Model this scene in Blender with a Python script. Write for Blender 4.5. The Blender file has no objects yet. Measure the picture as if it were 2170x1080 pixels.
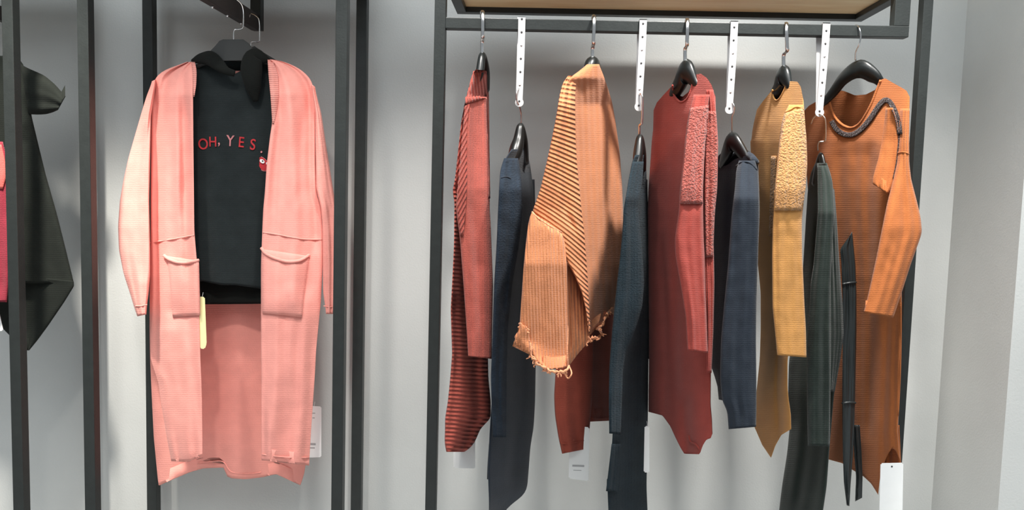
import bpy, bmesh, math, random
from mathutils import Vector, Matrix, noise
from mathutils.bvhtree import BVHTree
random.seed(7)
S = bpy.context.scene
COL = S.collection

# ------------------------------------------------------------------ camera
F = 1600.0                                   # focal length in pixels of the 2170 wide frame
YAW, PITCH, ROLL = math.radians(2.0), math.radians(4.36), 0.0274
CP = Vector((0.0, -2.5, 1.5))
fw = Vector((-math.sin(YAW)*math.cos(PITCH), math.cos(YAW)*math.cos(PITCH), -math.sin(PITCH)))
r0 = fw.cross(Vector((0, 0, 1))).normalized()
u0 = r0.cross(fw)
RT = r0*math.cos(ROLL) + u0*math.sin(ROLL)
UP = u0*math.cos(ROLL) - r0*math.sin(ROLL)
cam = bpy.data.cameras.new('camera')
cam.sensor_width = 36.0
cam.lens = F/2170.0*36.0
co = bpy.data.objects.new('camera', cam)
COL.objects.link(co)
co.matrix_world = Matrix(((RT.x, UP.x, -fw.x, CP.x), (RT.y, UP.y, -fw.y, CP.y), (RT.z, UP.z, -fw.z, CP.z), (0, 0, 0, 1)))
S.camera = co

def ray(px, py):
    return (fw + RT*((px-1085.0)/F) + UP*((540.0-py)/F)).normalized()

def at(px, py, Y):
    """the point of the place seen at a pixel, on the vertical plane at depth Y"""
    d = ray(px, py)
    return CP + d*((Y-CP.y)/d.y)

# ------------------------------------------------------------------ light and exposure
S.view_settings.view_transform = 'Standard'
S.view_settings.look = 'None'
S.view_settings.exposure = 0.0
S.view_settings.gamma = 1.0
S.view_settings.use_curve_mapping = False
w = bpy.data.worlds.new('shop_ambient')
S.world = w
w.use_nodes = True
w.node_tree.nodes['Background'].inputs[0].default_value = (0.86, 0.93, 1.0, 1)
w.node_tree.nodes['Background'].inputs[1].default_value = 0.31

def spot(name, loc, target, energy, size, blend, radius, color):
    l = bpy.data.lights.new(name, 'SPOT')
    l.energy = energy; l.spot_size = math.radians(size); l.spot_blend = blend
    l.shadow_soft_size = radius; l.color = color
    o = bpy.data.objects.new(name, l)
    COL.objects.link(o)
    o.location = loc
    o.rotation_euler = (Vector(target)-Vector(loc)).to_track_quat('-Z', 'Y').to_euler()
    return o

def area(name, loc, target, energy, sx, sy, color):
    l = bpy.data.lights.new(name, 'AREA')
    l.shape = 'RECTANGLE'; l.size = sx; l.size_y = sy; l.energy = energy; l.color = color
    o = bpy.data.objects.new(name, l)
    COL.objects.link(o)
    o.location = loc
    o.rotation_euler = (Vector(target)-Vector(loc)).to_track_quat('-Z', 'Y').to_euler()
    return o

WARM, NEUT, COOL = (1.0, 0.90, 0.78), (1.0, 0.96, 0.91), (0.93, 0.97, 1.0)
spot('ceiling_spot_cardigan', (-0.70, -1.75, 3.05), (-0.78, -0.3, 1.00), 80, 40, 0.8, 0.06, (1.0, 0.94, 0.87))
spot('ceiling_spot_middle', (-0.22, -1.10, 3.05), (-0.36, 0.0, 0.40), 160, 42, 0.9, 0.05, NEUT)
spot('ceiling_spot_left', (-1.32, -1.10, 3.05), (-1.50, 0.0, 0.42), 430, 33, 0.9, 0.08, (1.0, 0.93, 0.84))
spot('ceiling_spot_rack', (-0.35, -1.55, 3.05), (0.28, -0.5, 1.00), 22, 56, 0.8, 0.06, (1.0, 0.95, 0.90))
spot('ceiling_spot_rack_low', (0.62, -0.98, 3.05), (0.50, 0.0, 0.30), 300, 60, 0.9, 0.08, NEUT)
spot('ceiling_spot_rack_end', (1.22, -1.35, 3.05), (1.32, 0.0, 0.5), 105, 46, 0.9, 0.08, NEUT)
area('overhead_fill', (0.0, -2.1, 3.12), (0.0, -2.0, 0.0), 95, 5.0, 2.4, COOL)  # broad fill lamp added overhead to brighten the floor and lower wall

# ------------------------------------------------------------------ materials
def nt(name, rough=0.8, col=(0.5, 0.5, 0.5), metal=0.0, spec=0.4, sheen=0.0):
    m = bpy.data.materials.new(name)
    m.use_nodes = True
    t = m.node_tree
    b = t.nodes['Principled BSDF']
    b.inputs['Base Color'].default_value = (*col, 1)
    b.inputs['Roughness'].default_value = rough
    b.inputs['Metallic'].default_value = metal
    b.inputs['Specular IOR Level'].default_value = spec
    b.inputs['Sheen Weight'].default_value = sheen
    b.inputs['Sheen Roughness'].default_value = 0.5
    return m, t, b

def srgb(r, g, b):
    f = lambda c: c/12.92 if c <= 0.04045 else ((c+0.055)/1.055)**2.4
    return tuple(f(v/255.0) for v in (r, g, b))

def knit(name, col, rib=None, fuzz=0.3, fuzz_scale=260.0, var=0.12, weave=True, sheen=0.25, tone=None):
    """rib = (ribs per metre, angle in degrees of the rib lines from the horizontal, bump height in metres)"""
    m, t, b = nt(name, 0.92, col, 0.0, 0.12, sheen*0.5)
    N, L = t.nodes, t.links
    uv = N.new('ShaderNodeUVMap'); uv.uv_map = 'UVMap'
    # colour of the yarn varies a little
    n1 = N.new('ShaderNodeTexNoise'); n1.inputs['Scale'].default_value = 22.0; n1.inputs['Detail'].default_value = 6
    L.new(uv.outputs[0], n1.inputs['Vector'])
    mp = N.new('ShaderNodeMapRange'); mp.inputs['From Min'].default_value = 0.3; mp.inputs['From Max'].default_value = 0.7
    mp.inputs['To Min'].default_value = 1.0-var; mp.inputs['To Max'].default_value = 1.0+var
    L.new(n1.outputs['Fac'], mp.inputs['Value'])
    mx = N.new('ShaderNodeMix'); mx.data_type = 'RGBA'; mx.blend_type = 'MULTIPLY'; mx.inputs[0].default_value = 1.0
    mx.inputs[6].default_value = (*col, 1)
    L.new(mp.outputs[0], mx.inputs[7])
    last_col = mx.outputs[2]
    prev = None
    def bump(height_socket, dist, strength=1.0):
        nonlocal prev
        bp = N.new('ShaderNodeBump'); bp.inputs['Strength'].default_value = strength
        bp.inputs['Distance'].default_value = dist
        L.new(height_socket, bp.inputs['Height'])
        if prev: L.new(prev, bp.inputs['Normal'])
        prev = bp.outputs[0]
    if rib:
        sc, ang, h = rib
        map_ = N.new('ShaderNodeMapping'); map_.inputs['Rotation'].default_value = (0, 0, math.radians(ang))
        L.new(uv.outputs[0], map_.inputs['Vector'])
        wv = N.new('ShaderNodeTexWave'); wv.wave_type = 'BANDS'; wv.bands_direction = 'Y'; wv.wave_profile = 'SIN'
        wv.inputs['Scale'].default_value = sc*0.314159
        wv.inputs['Distortion'].default_value = 0.35; wv.inputs['Detail'].default_value = 1
        wv.inputs['Detail Scale'].default_value = 1.0
        L.new(map_.outputs[0], wv.inputs['Vector'])
        bump(wv.outputs['Fac'], h)
        if tone:      # shade in the grooves between the ribs, put into the yarn colour
            mr = N.new('ShaderNodeMapRange'); mr.inputs['From Min'].default_value = 0.02; mr.inputs['From Max'].default_value = 0.32
            L.new(wv.outputs['Fac'], mr.inputs['Value'])
            m2 = N.new('ShaderNodeMix'); m2.data_type = 'RGBA'
            m2.inputs[6].default_value = (*tone, 1)
            L.new(mr.outputs[0], m2.inputs[0]); L.new(last_col, m2.inputs[7])
            last_col = m2.outputs[2]
    if weave:
        w2 = N.new('ShaderNodeTexWave'); w2.bands_direction = 'Y'
        w2.inputs['Scale'].default_value = 190*0.314; w2.inputs['Distortion'].default_value = 3.0; w2.inputs['Detail Scale'].default_value = 6.0
        L.new(uv.outputs[0], w2.inputs['Vector'])
        bump(w2.outputs['Fac'], 0.0004, 0.5)
    if fuzz > 0:
        n2 = N.new('ShaderNodeTexNoise'); n2.inputs['Scale'].default_value = fuzz_scale; n2.inputs['Detail'].default_value = 5
        n2.inputs['Roughness'].default_value = 0.65
        L.new(uv.outputs[0], n2.inputs['Vector'])
        bump(n2.outputs['Fac'], 0.004*fuzz)
    L.new(last_col, b.inputs['Base Color'])
    if prev: L.new(prev, b.inputs['Normal'])
    return m

def boucle(name, col, scale=150.0, h=0.006, dark=0.6):
    m, t, b = nt(name, 0.95, col, 0.0, 0.1, 0.3)
    N, L = t.nodes, t.links
    uv = N.new('ShaderNodeUVMap'); uv.uv_map = 'UVMap'
    v = N.new('ShaderNodeTexVoronoi'); v.feature = 'SMOOTH_F1'; v.inputs['Scale'].default_value = scale
    n = N.new('ShaderNodeTexNoise'); n.inputs['Scale'].default_value = scale*1.4; n.inputs['Detail'].default_value = 5
    L.new(uv.outputs[0], v.inputs['Vector']); L.new(uv.outputs[0], n.inputs['Vector'])
    ad = N.new('ShaderNodeMath'); ad.operation = 'SUBTRACT'
    L.new(n.outputs['Fac'], ad.inputs[0]); L.new(v.outputs['Distance'], ad.inputs[1])
    bp = N.new('ShaderNodeBump'); bp.inputs['Distance'].default_value = h
    L.new(ad.outputs[0], bp.inputs['Height'])
    mr = N.new('ShaderNodeMapRange'); mr.inputs['From Min'].default_value = -0.15; mr.inputs['From Max'].default_value = 0.35
    mr.inputs['To Min'].default_value = dark; mr.inputs['To Max'].default_value = 1.15
    L.new(ad.outputs[0], mr.inputs['Value'])
    mx = N.new('ShaderNodeMix'); mx.data_type = 'RGBA'; mx.blend_type = 'MULTIPLY'; mx.inputs[0].default_value = 1.0
    mx.inputs[6].default_value = (*col, 1)
    L.new(mr.outputs[0], mx.inputs[7]); L.new(mx.outputs[2], b.inputs['Base Color'])
    L.new(bp.outputs[0], b.inputs['Normal'])
    return m

def painted(name, col, scale, amount, rough=0.6, bumpd=0.0004, stretch=(1, 1, 1)):
    m, t, b = nt(name, rough, col, 0.0, 0.35)
    N, L = t.nodes, t.links
    tc = N.new('ShaderNodeTexCoord')
    mp = N.new('ShaderNodeMapping'); mp.inputs['Scale'].default_value = stretch
    L.new(tc.outputs['Object'], mp.inputs['Vector'])
    n = N.new('ShaderNodeTexNoise'); n.inputs['Scale'].default_value = scale; n.inputs['Detail'].default_value = 7
    L.new(mp.outputs[0], n.inputs['Vector'])
    r = N.new('ShaderNodeMapRange'); r.inputs['From Min'].default_value = 0.3; r.inputs['From Max'].default_value = 0.7
    r.inputs['To Min'].default_value = 1-amount; r.inputs['To Max'].default_value = 1+amount
    L.new(n.outputs['Fac'], r.inputs['Value'])
    mx = N.new('ShaderNodeMix'); mx.data_type = 'RGBA'; mx.blend_type = 'MULTIPLY'; mx.inputs[0].default_value = 1.0
    mx.inputs[6].default_value = (*col, 1)
    L.new(r.outputs[0], mx.inputs[7]); L.new(mx.outputs[2], b.inputs['Base Color'])
    n2 = N.new('ShaderNodeTexNoise'); n2.inputs['Scale'].default_value = 180; n2.inputs['Detail'].default_value = 4
    L.new(tc.outputs['Object'], n2.inputs['Vector'])
    bp = N.new('ShaderNodeBump'); bp.inputs['Distance'].default_value = bumpd
    L.new(n2.outputs['Fac'], bp.inputs['Height']); L.new(bp.outputs[0], b.inputs['Normal'])
    return m

def wood(name):
    m, t, b = nt(name, 0.5, (0.4, 0.28, 0.15), 0.0, 0.3)
    N, L = t.nodes, t.links
    tc = N.new('ShaderNodeTexCoord')
    mp = N.new('ShaderNodeMapping'); mp.inputs['Scale'].default_value = (1.2, 9, 9)
    L.new(tc.outputs['Object'], mp.inputs['Vector'])
    n = N.new('ShaderNodeTexNoise'); n.inputs['Scale'].default_value = 2.2; n.inputs['Detail'].default_value = 8
    n.inputs['Distortion'].default_value = 0.6
    L.new(mp.outputs[0], n.inputs['Vector'])
    cr = N.new('ShaderNodeValToRGB')
    cr.color_ramp.elements[0].position = 0.3; cr.color_ramp.elements[0].color = (*srgb(230, 192, 138), 1)
    cr.color_ramp.elements[1].position = 0.72; cr.color_ramp.elements[1].color = (*srgb(252, 228, 184), 1)
    L.new(n.outputs['Fac'], cr.inputs[0]); L.new(cr.outputs[0], b.inputs['Base Color'])
    return m

M = {}
M['wall'] = painted('grey_wall_paint', (0.565, 0.585, 0.572), 2.0, 0.07, 0.7, 0.0006)
M['floor'] = painted('pale_floor_tile', (0.82, 0.81, 0.79), 1.2, 0.06, 0.4)
M['steel'] = painted('black_powder_coat', (0.022, 0.026, 0.025), 40, 0.10, 0.42, 0.0003)
M['arm'] = painted('dark_brown_steel', (0.030, 0.023, 0.021), 30, 0.12, 0.5, 0.0003)
M['chrome'] = nt('chrome', 0.16, (0.85, 0.84, 0.82), 1.0)[0]
M['hanger'] = nt('black_plastic', 0.33, (0.008, 0.010, 0.010), 0.0, 0.5)[0]
M['hanger_grey'] = nt('dark_grey_plastic', 0.5, (0.035, 0.036, 0.035), 0.0, 0.4)[0]
M['wood'] = wood('pale_wood_board')
M['paper'] = painted('white_card', (0.95, 0.96, 0.94), 30, 0.02, 0.6, 0.0001)
M['yellow_paper'] = painted('cream_card', (0.85, 0.80, 0.42), 30, 0.02, 0.6, 0.0001)
M['print'] = nt('grey_print', 0.7, (0.45, 0.45, 0.45))[0]
ms, t, b = nt('milky_plastic_strap', 0.35, (0.64, 0.64, 0.64), 0.0, 0.5)
b.inputs['Transmission Weight'].default_value = 0.25
b.inputs['IOR'].default_value = 1.3
M['strap'] = ms
M['hole'] = nt('punched_hole', 0.6, (0.05, 0.05, 0.05))[0]

PINK = (0.87, 0.355, 0.30)
M['pink'] = knit('coral_pink_knit', PINK, None, 0.16, 240, 0.05)
M['pink_rib'] = knit('coral_pink_ribbed_knit', PINK, (180, 0, 0.0022), 0.2, 260, 0.05)
M['black_jersey'] = knit('black_jersey', (0.018, 0.023, 0.024), None, 0.25, 300, 0.12, sheen=0.15)
M['black_jersey2'] = knit('black_lining', (0.009, 0.010, 0.009), None, 0.2, 300, 0.12, sheen=0.05)
M['red_thread'] = knit('red_embroidery', (0.75, 0.05, 0.06), (900, 45, 0.0008), 0.2, 500, 0.15)
M['pink_thread'] = knit('pink_embroidery', (0.85, 0.32, 0.33), (900, 45, 0.0008), 0.2, 500, 0.15)
M['white_thread'] = nt('white_thread', 0.8, (0.85, 0.82, 0.8))[0]
M['ink'] = nt('black_thread', 0.8, (0.02, 0.02, 0.02))[0]
M['red'] = knit('brick_red_knit', (0.41, 0.092, 0.068), (230, 90, 0.0010), 0.3, 300, 0.06)
M['red_h'] = knit('brick_red_knit_cross_ribs', (0.46, 0.105, 0.075), (86, 4, 0.006), 0.3, 260, 0.06, tone=(0.26, 0.050, 0.040))
M['red_v'] = knit('brick_red_knit_long_ribs', (0.42, 0.095, 0.07), (120, 84, 0.005), 0.3, 260, 0.06, tone=(0.30, 0.055, 0.042))
M['red_d'] = knit('brick_red_knit_slanting_ribs', (0.42, 0.095, 0.07), (110, -62, 0.005), 0.3, 260, 0.06, tone=(0.30, 0.055, 0.042))
M['navy'] = knit('navy_knit', (0.017, 0.026, 0.039), None, 0.9, 190, 0.3, sheen=0.08)
M['navy_s'] = knit('navy_smooth_knit', (0.018, 0.026, 0.038), None, 0.3, 300, 0.12)
M['teal'] = knit('teal_navy_knit', (0.015, 0.026, 0.034), (120, 90, 0.0003), 0.8, 200, 0.2, sheen=0.08)
M['tan'] = knit('tan_orange_knit', (0.62, 0.235, 0.105), (115, 88, 0.0028), 0.3, 260, 0.08)
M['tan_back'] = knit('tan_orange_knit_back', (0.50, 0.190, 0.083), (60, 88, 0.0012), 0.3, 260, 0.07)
M['tan_d'] = knit('tan_orange_wide_ribs', (0.58, 0.225, 0.10), (82, 0, 0.006), 0.3, 260, 0.06, tone=(0.46, 0.145, 0.055))
M['tan_fray'] = knit('tan_frayed_edge', (0.72, 0.32, 0.17), None, 0.8, 200, 0.2)
M['brown'] = knit('red_brown_knit', (0.30, 0.065, 0.042), None, 0.25, 280, 0.08)
M['maroon'] = knit('maroon_knit', (0.34, 0.062, 0.048), None, 0.25, 280, 0.08)
M['maroon_f'] = boucle('maroon_boucle', (0.36, 0.082, 0.062), 210, 0.005, 0.8)
M['slate'] = knit('slate_navy_knit', (0.022, 0.029, 0.040), None, 0.2, 300, 0.1)
M['mustard'] = knit('mustard_knit', (0.52, 0.255, 0.078), None, 0.2, 280, 0.06)
M['mustard_f'] = boucle('mustard_boucle', (0.50, 0.25, 0.088), 200, 0.005, 0.82)
M['green'] = knit('black_green_cloth', (0.019, 0.027, 0.023), None, 0.15, 300, 0.1)
M['satin'] = nt('dark_satin', 0.38, (0.018, 0.023, 0.024), 0.0, 0.5)[0]
M['rust'] = knit('rust_orange_knit', (0.37, 0.118, 0.036), None, 0.18, 280, 0.06)
M['bead'] = boucle('dark_bead_trim', (0.030, 0.012, 0.010), 330, 0.004)
M['sequin'] = nt('dark_sequin', 0.12, (0.16, 0.14, 0.15), 0.9)[0]
M['tunic'] = knit('black_tunic_cloth', (0.016, 0.019, 0.016), None, 0.15, 300, 0.1, sheen=0.05)
M['wine'] = knit('wine_red_knit', (0.30, 0.035, 0.055), None, 0.3, 260, 0.1)
M['rose'] = knit('rose_knit', (0.65, 0.14, 0.12), None, 0.3, 260, 0.1)

# ------------------------------------------------------------------ object helpers
def thing(name, label, cat, loc, group=None):
    o = bpy.data.objects.new(name, None)
    COL.objects.link(o)
    o.empty_display_size = 0.05
    o.location = loc
    o['label'] = label; o['category'] = cat
    if group: o['group'] = group
    return o

def link_bm(name, bm, mat, parent=None, smooth=True, label=None):
    me = bpy.data.meshes.new(name)
    off = None
    if parent is not None:
        p = parent; off = Vector((0, 0, 0))
        while p is not None:
            off = off + Vector(p.location); p = p.parent
    else:
        xs = [v.co for v in bm.verts]
        off = Vector((sum(v.x for v in xs)/len(xs), sum(v.y for v in xs)/len(xs), min(v.z for v in xs)))
    for v in bm.verts: v.co -= off
    bmesh.ops.recalc_face_normals(bm, faces=bm.faces)
    bm.to_mesh(me); bm.free()
    me.materials.append(mat)
    if smooth:
        for p in me.polygons: p.use_smooth = True
    o = bpy.data.objects.new(name, me)
    COL.objects.link(o)
    if parent is not None: o.parent = parent
    else: o.location = off
    if label: o['label'] = label
    return o

def tag(o, label, cat, group=None):
    o['label'] = label; o['category'] = cat
    if group: o['group'] = group
    return o

def add_box(bm, a, b, bev=0.0):
    a, b = Vector(a), Vector(b)
    lo = Vector((min(a.x, b.x), min(a.y, b.y), min(a.z, b.z))); hi = Vector((max(a.x, b.x), max(a.y, b.y), max(a.z, b.z)))
    r = bmesh.ops.create_cube(bm, size=1.0)
    for v in r['verts']:
        v.co = Vector(((lo.x+hi.x)/2+v.co.x*(hi.x-lo.x), (lo.y+hi.y)/2+v.co.y*(hi.y-lo.y), (lo.z+hi.z)/2+v.co.z*(hi.z-lo.z)))
    if bev > 0:
        es = set()
        for v in r['verts']:
            for e in v.link_edges: es.add(e)
        bmesh.ops.bevel(bm, geom=list(es), offset=bev, segments=2, affect='EDGES', profile=0.5)

def smooth_pts(pts, n=6):
    """Catmull-Rom through the points"""
    if len(pts) < 3: return [Vector(p) for p in pts]
    P = [Vector(p) for p in pts]
    P = [P[0]*2-P[1]] + P + [P[-1]*2-P[-2]]
    out = []
    for i in range(1, len(P)-2):
        for k in range(n):
            t = k/n
            out.append(0.5*((2*P[i]) + (P[i+1]-P[i-1])*t + (2*P[i-1]-5*P[i]+4*P[i+1]-P[i+2])*t*t + (3*P[i]-P[i-1]-3*P[i+1]+P[i+2])*t**3))
    out.append(P[-2])
    return out

def add_tube(bm, pts, rad, seg=10, flat=1.0, flat_axis=None, cap=True):
    """tube along pts; rad a number or list; flat squeezes it along flat_axis"""
    n = len(pts)
    pts = [Vector(p) for p in pts]
    rings = []
    prevn = None
    for i, p in enumerate(pts):
        d = (pts[min(i+1, n-1)]-pts[max(i-1, 0)]).normalized()
        if flat_axis is not None:
            a = Vector(flat_axis); a = (a - d*a.dot(d))
            a = a.normalized() if a.length > 1e-5 else d.orthogonal().normalized()
        else:
            a = prevn - d*prevn.dot(d) if prevn is not None else d.orthogonal()
            a = a.normalized() if a.length > 1e-6 else d.orthogonal().normalized()
        prevn = a
        b = d.cross(a)
        r = rad[i] if isinstance(rad, (list, tuple)) else rad
        rings.append([bm.verts.new(p + a*(math.cos(2*math.pi*k/seg)*r*flat) + b*(math.sin(2*math.pi*k/seg)*r)) for k in range(seg)])
    for i in range(n-1):
        for k in range(seg):
            bm.faces.new((rings[i][k], rings[i][(k+1) % seg], rings[i+1][(k+1) % seg], rings[i+1][k]))
    if cap:
        bm.faces.new(rings[0][::-1]); bm.faces.new(rings[-1])

def lerp(a, b, t): return a+(b-a)*t

def pl(poly, x):
    if x <= poly[0][0]: return poly[0][1]
    for (x0, y0), (x1, y1) in zip(poly, poly[1:]):
        if x <= x1:
            return lerp(y0, y1, (x-x0)/(x1-x0) if x1 > x0 else 1)
    return poly[-1][1]

def norm_rows(rows):
    out = []
    for r in rows:
        if len(r) == 3: out.append((float(r[0]), float(r[1]), float(r[0]), float(r[2])))
        else: out.append(tuple(float(v) for v in r))
    return out   # yL, xL, yR, xR

def dense_rows(rows, step, sm=3):
    R = norm_rows(rows); out = []
    for a, b in zip(R, R[1:]):
        d = max(abs(b[0]-a[0]), abs(b[2]-a[2]), 0.4*abs(b[1]-a[1]), 0.4*abs(b[3]-a[3]), 1)
        n = max(1, int(math.ceil(d/step)))
        for k in range(n): out.append([lerp(a[i], b[i], k/n) for i in range(4)])
    out.append(list(R[-1]))
    for _ in range(sm):
        o2 = [r[:] for r in out]
        for i in range(1, len(out)-1):
            for c in range(4): o2[i][c] = 0.25*out[i-1][c]+0.5*out[i][c]+0.25*out[i+1][c]
        out = o2
    return out

def folds_y(folds, u, y, seed, amp):
    d = 0.0
    for f in folds:
        y0, u0_, y1, u1_, wd, dep = f
        ym0, ym1 = min(y0, y1), max(y0, y1)
        k = 1.0
        if y < ym0: k = max(0.0, 1-(ym0-y)/40.0)
        elif y > ym1: k = max(0.0, 1-(y-ym1)/40.0)
        if k <= 0: continue
        t = (min(max(y, ym0), ym1)-y0)/(y1-y0) if y1 != y0 else 0
        uc = lerp(u0_, u1_, t)
        d += 0.6*dep*k*math.exp(-((u-uc)/(wd*1.8))**2)
    if amp:
        d += amp*(noise.noise(Vector((u*2.3+seed*7.1, y/190.0, seed*3.3)))*1.2 + noise.noise(Vector((u*3.4+seed, y/120.0, seed*1.7)))*0.3)
    return d

def cloth(parent, name, mat, rows, depth, T=0.03, folds=(), top=None, hem=None, nu=36, step=6, amp=0.006,
          p=0.55, open_top=False, seed=None, sm=3, label=None, uvrot=0.0, link=True, wrinkle=0.0012, edge=0.0, uvw=None):
    """A flattened tube of cloth hung in the place. rows: its left and right edge down its length,
    depth: [(y, Y of left edge, Y of right edge)], T half thickness (m) or [(y, T)],
    top: (front edge, back edge, y where it fades out), hem: (edge, y where it starts)."""
    if seed is None: seed = random.random()*50
    D = dense_rows(rows, step, sm)
    bm = bmesh.new()
    uvl = bm.loops.layers.uv.new('UVMap')
    uvd = {}
    dl = [(d[0], d[1]) for d in depth]; dr = [(d[0], d[2]) for d in depth]
    ytop0 = None
    rings = []
    n = 2*nu
    nD = len(D)
    hemlast = D[-1]
    extra = [] if True else None
    def ring(r, inset=1.0, lift=0.0):
        vs = []
        for j in range(n):
            if j < nu: a = math.pi*j/nu; u = -math.cos(a); s = -math.sin(a)
            else: a = math.pi*(j-nu)/nu; u = math.cos(a); s = math.sin(a)
            front = s <= 0
            uu = u*inset
            t = (uu+1)/2
            y = lerp(r[0], r[2], t); x = lerp(r[1], r[3], t)
            if top is not None:
                tf, tb, yf = top
                if y < yf:
                    ystart = lerp(D[0][0], D[0][2], t)
                    yt = pl(tf if front else tb, x)
                    y = yf-(yf-y)*(yf-yt)/max(yf-ystart, 1e-3)
            if hem is not None:
                hp, yf = hem[0], hem[1]
                if y > yf:
                    ye = lerp(hemlast[0], hemlast[2], t)
                    yt = pl(hp, x)
                    y = yf+(y-yf)*(yt-yf)/max(ye-yf, 1e-3)
            y -= lift
            tt = pl(T, y) if isinstance(T, (list, tuple)) else T
            YL, YR = pl(dl, y), pl(dr, y)
            Y = lerp(YL, YR, t) + math.copysign(abs(s)**p, s)*tt*inset
            fade = min(1.0, abs(s)*1.6)
            Y += folds_y(folds, u, y, seed, amp)*fade
            if wrinkle:
                Y += wrinkle*fade*noise.noise(Vector((x/16.0, y/26.0, seed)))
            xx = x
            if edge: xx += edge*noise.noise(Vector((y/30.0, u*2, seed+9)))
            P = at(xx, y, Y)
            v = bm.verts.new(P)
            mpp = (Y-CP.y)/F
            ang = uvrot
            uvd[v] = (x/760.0 + (0.0 if front else 0.5), -(uvw(x, y) if uvw else y)/760.0)
            vs.append(v)
        return vs
    for r in D: rings.append(ring(r))
    last = D[-1]
    rings.append(ring(last, 0.90, 2.0))
    rings.append(ring(last, 0.86, 26.0))
    if open_top:
        pass
    for a, b in zip(rings, rings[1:]):
        for j in range(n):
            bm.faces.new((a[j], a[(j+1) % n], b[(j+1) % n], b[j]))
    bm.faces.new(rings[-1])
    if not open_top: bm.faces.new(rings[0][::-1])
    for f in bm.faces:
        for l in f.loops: l[uvl].uv = uvd[l.vert]
    if not link: return bm
    return link_bm(name, bm, mat, parent, True, label)

def bvh_of(*objs):
    vs, fs = [], []
    for o in objs:
        off = Vector(o.location); p = o.parent
        while p is not None: off = off+Vector(p.location); p = p.parent
        b = len(vs)
        vs += [v.co+off for v in o.data.vertices]
        fs += [tuple(b+i for i in q.vertices) for q in o.data.polygons]
    return BVHTree.FromPolygons(vs, fs)

def hit(tree, x, y, off=0.002, fallback=None):
    d = ray(x, y)
    h = tree.ray_cast(CP, d)
    if h[0] is None:
        for dx in (2, -2, 4, -4, 7, -7, 11, -11, 16, -16):
            h = tree.ray_cast(CP, ray(x+dx, y))
            if h[0] is not None:
                return at(x, y, h[0].y-off)
        return at(x, y, fallback if fallback is not None else -0.3)
    return h[0]-d*off

def patch(parent, name, mat, rows, tree, off=0.003, th=0.003, nu=14, step=8, fallback=None, belly=0.0, label=None, sm=1):
    """a piece of cloth sewn on another: follows the surface below it"""
    D = dense_rows(rows, step, sm)
    bm = bmesh.new(); uvl = bm.loops.layers.uv.new('UVMap'); uvd = {}
    Fg, Bg = [], []
    for i, r in enumerate(D):
        fr, br = [], []
        for j in range(nu+1):
            t = j/nu
            y = lerp(r[0], r[2], t); x = lerp(r[1], r[3], t)
            h = hit(tree, x, y, off, fallback)
            e = math.sin(math.pi*t)**0.5*math.sin(math.pi*i/(len(D)-1))**0.5 if 0 < i < len(D)-1 else 0
            d = ray(x, y)
            pf = h-d*(th*0.5+(th*0.5+belly)*e); pb = h+d*min(off*0.6, 0.002)
            a = bm.verts.new(pf); c = bm.verts.new(pb)
            uvd[a] = uvd[c] = (x/760.0, -y/760.0)
            fr.append(a); br.append(c)
        Fg.append(fr); Bg.append(br)
    m_, n_ = len(D), nu+1
    for i in range(m_-1):
        for j in range(n_-1):
            bm.faces.new((Fg[i][j], Fg[i][j+1], Fg[i+1][j+1], Fg[i+1][j]))
            bm.faces.new((Bg[i][j], Bg[i+1][j], Bg[i+1][j+1], Bg[i][j+1]))
    for i in range(m_-1):
        bm.faces.new((Fg[i][0], Fg[i+1][0], Bg[i+1][0], Bg[i][0]))
        bm.faces.new((Fg[i][-1], Bg[i][-1], Bg[i+1][-1], Fg[i+1][-1]))
    for j in range(n_-1):
        bm.faces.new((Fg[0][j], Bg[0][j], Bg[0][j+1], Fg[0][j+1]))
        bm.faces.new((Fg[-1][j], Fg[-1][j+1], Bg[-1][j+1], Bg[-1][j]))
    for f in bm.faces:
        for l in f.loops: l[uvl].uv = uvd[l.vert]
    return link_bm(name, bm, mat, parent, True, label)

def cord(parent, name, mat, pts, tree, r=0.003, off=None, fallback=None, n=6, label=None):
    P2 = smooth_pts([(x, y, 0) for x, y in pts], n)
    P = [hit(tree, p.x, p.y, off if off is not None else r*0.4, fallback) for p in P2]
    for _ in range(2):
        P = [P[0]]+[(P[i-1]+P[i]*2+P[i+1])/4 for i in range(1, len(P)-1)]+[P[-1]]
    bm = bmesh.new(); uvl = bm.loops.layers.uv.new('UVMap')
    add_tube(bm, P, r, 8)
    for f in bm.faces:
        for l in f.loops: l[uvl].uv = (l.vert.co.x, l.vert.co.z)
    return link_bm(name, bm, mat, parent, True, label)

# ------------------------------------------------------------------ the setting
def struct(name, bm, mat):
    o = link_bm(name, bm, mat, None, False)
    o['kind'] = 'structure'
    return o

bm = bmesh.new(); add_box(bm, (-3.6, 0.0, 0), (2.6, 0.12, 3.2)); struct('wall_back', bm, M['wall'])
PX = at(2012, 540, 0.0).x
bm = bmesh.new(); add_box(bm, (PX, -0.35, 0), (2.6, 0.0, 3.2)); struct('wall_right', bm, M['wall'])
bm = bmesh.new(); add_box(bm, (-3.6, -4.2, -0.1), (2.6, 0.12, 0.0)); struct('floor', bm, M['floor'])
bm = bmesh.new(); add_box(bm, (-3.6, -4.2, 3.2), (2.6, 0.12, 3.3)); struct('ceiling', bm, M['wall'])

# ------------------------------------------------------------------ steel racks
YF, YB = -0.435, -0.085          # front faces of the front and of the rear uprights
def post(parent, xl, xr, Yf, dep=0.03, z0=0.0, z1=2.27, name='upright'):
    a = at(xl, 540, Yf).x; b = at(xr, 540, Yf).x
    bm = bmesh.new(); add_box(bm, (a, Yf, z0), (b, Yf+dep, z1), 0.0015)
    return link_bm(name, bm, M['steel'], parent, False)

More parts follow.
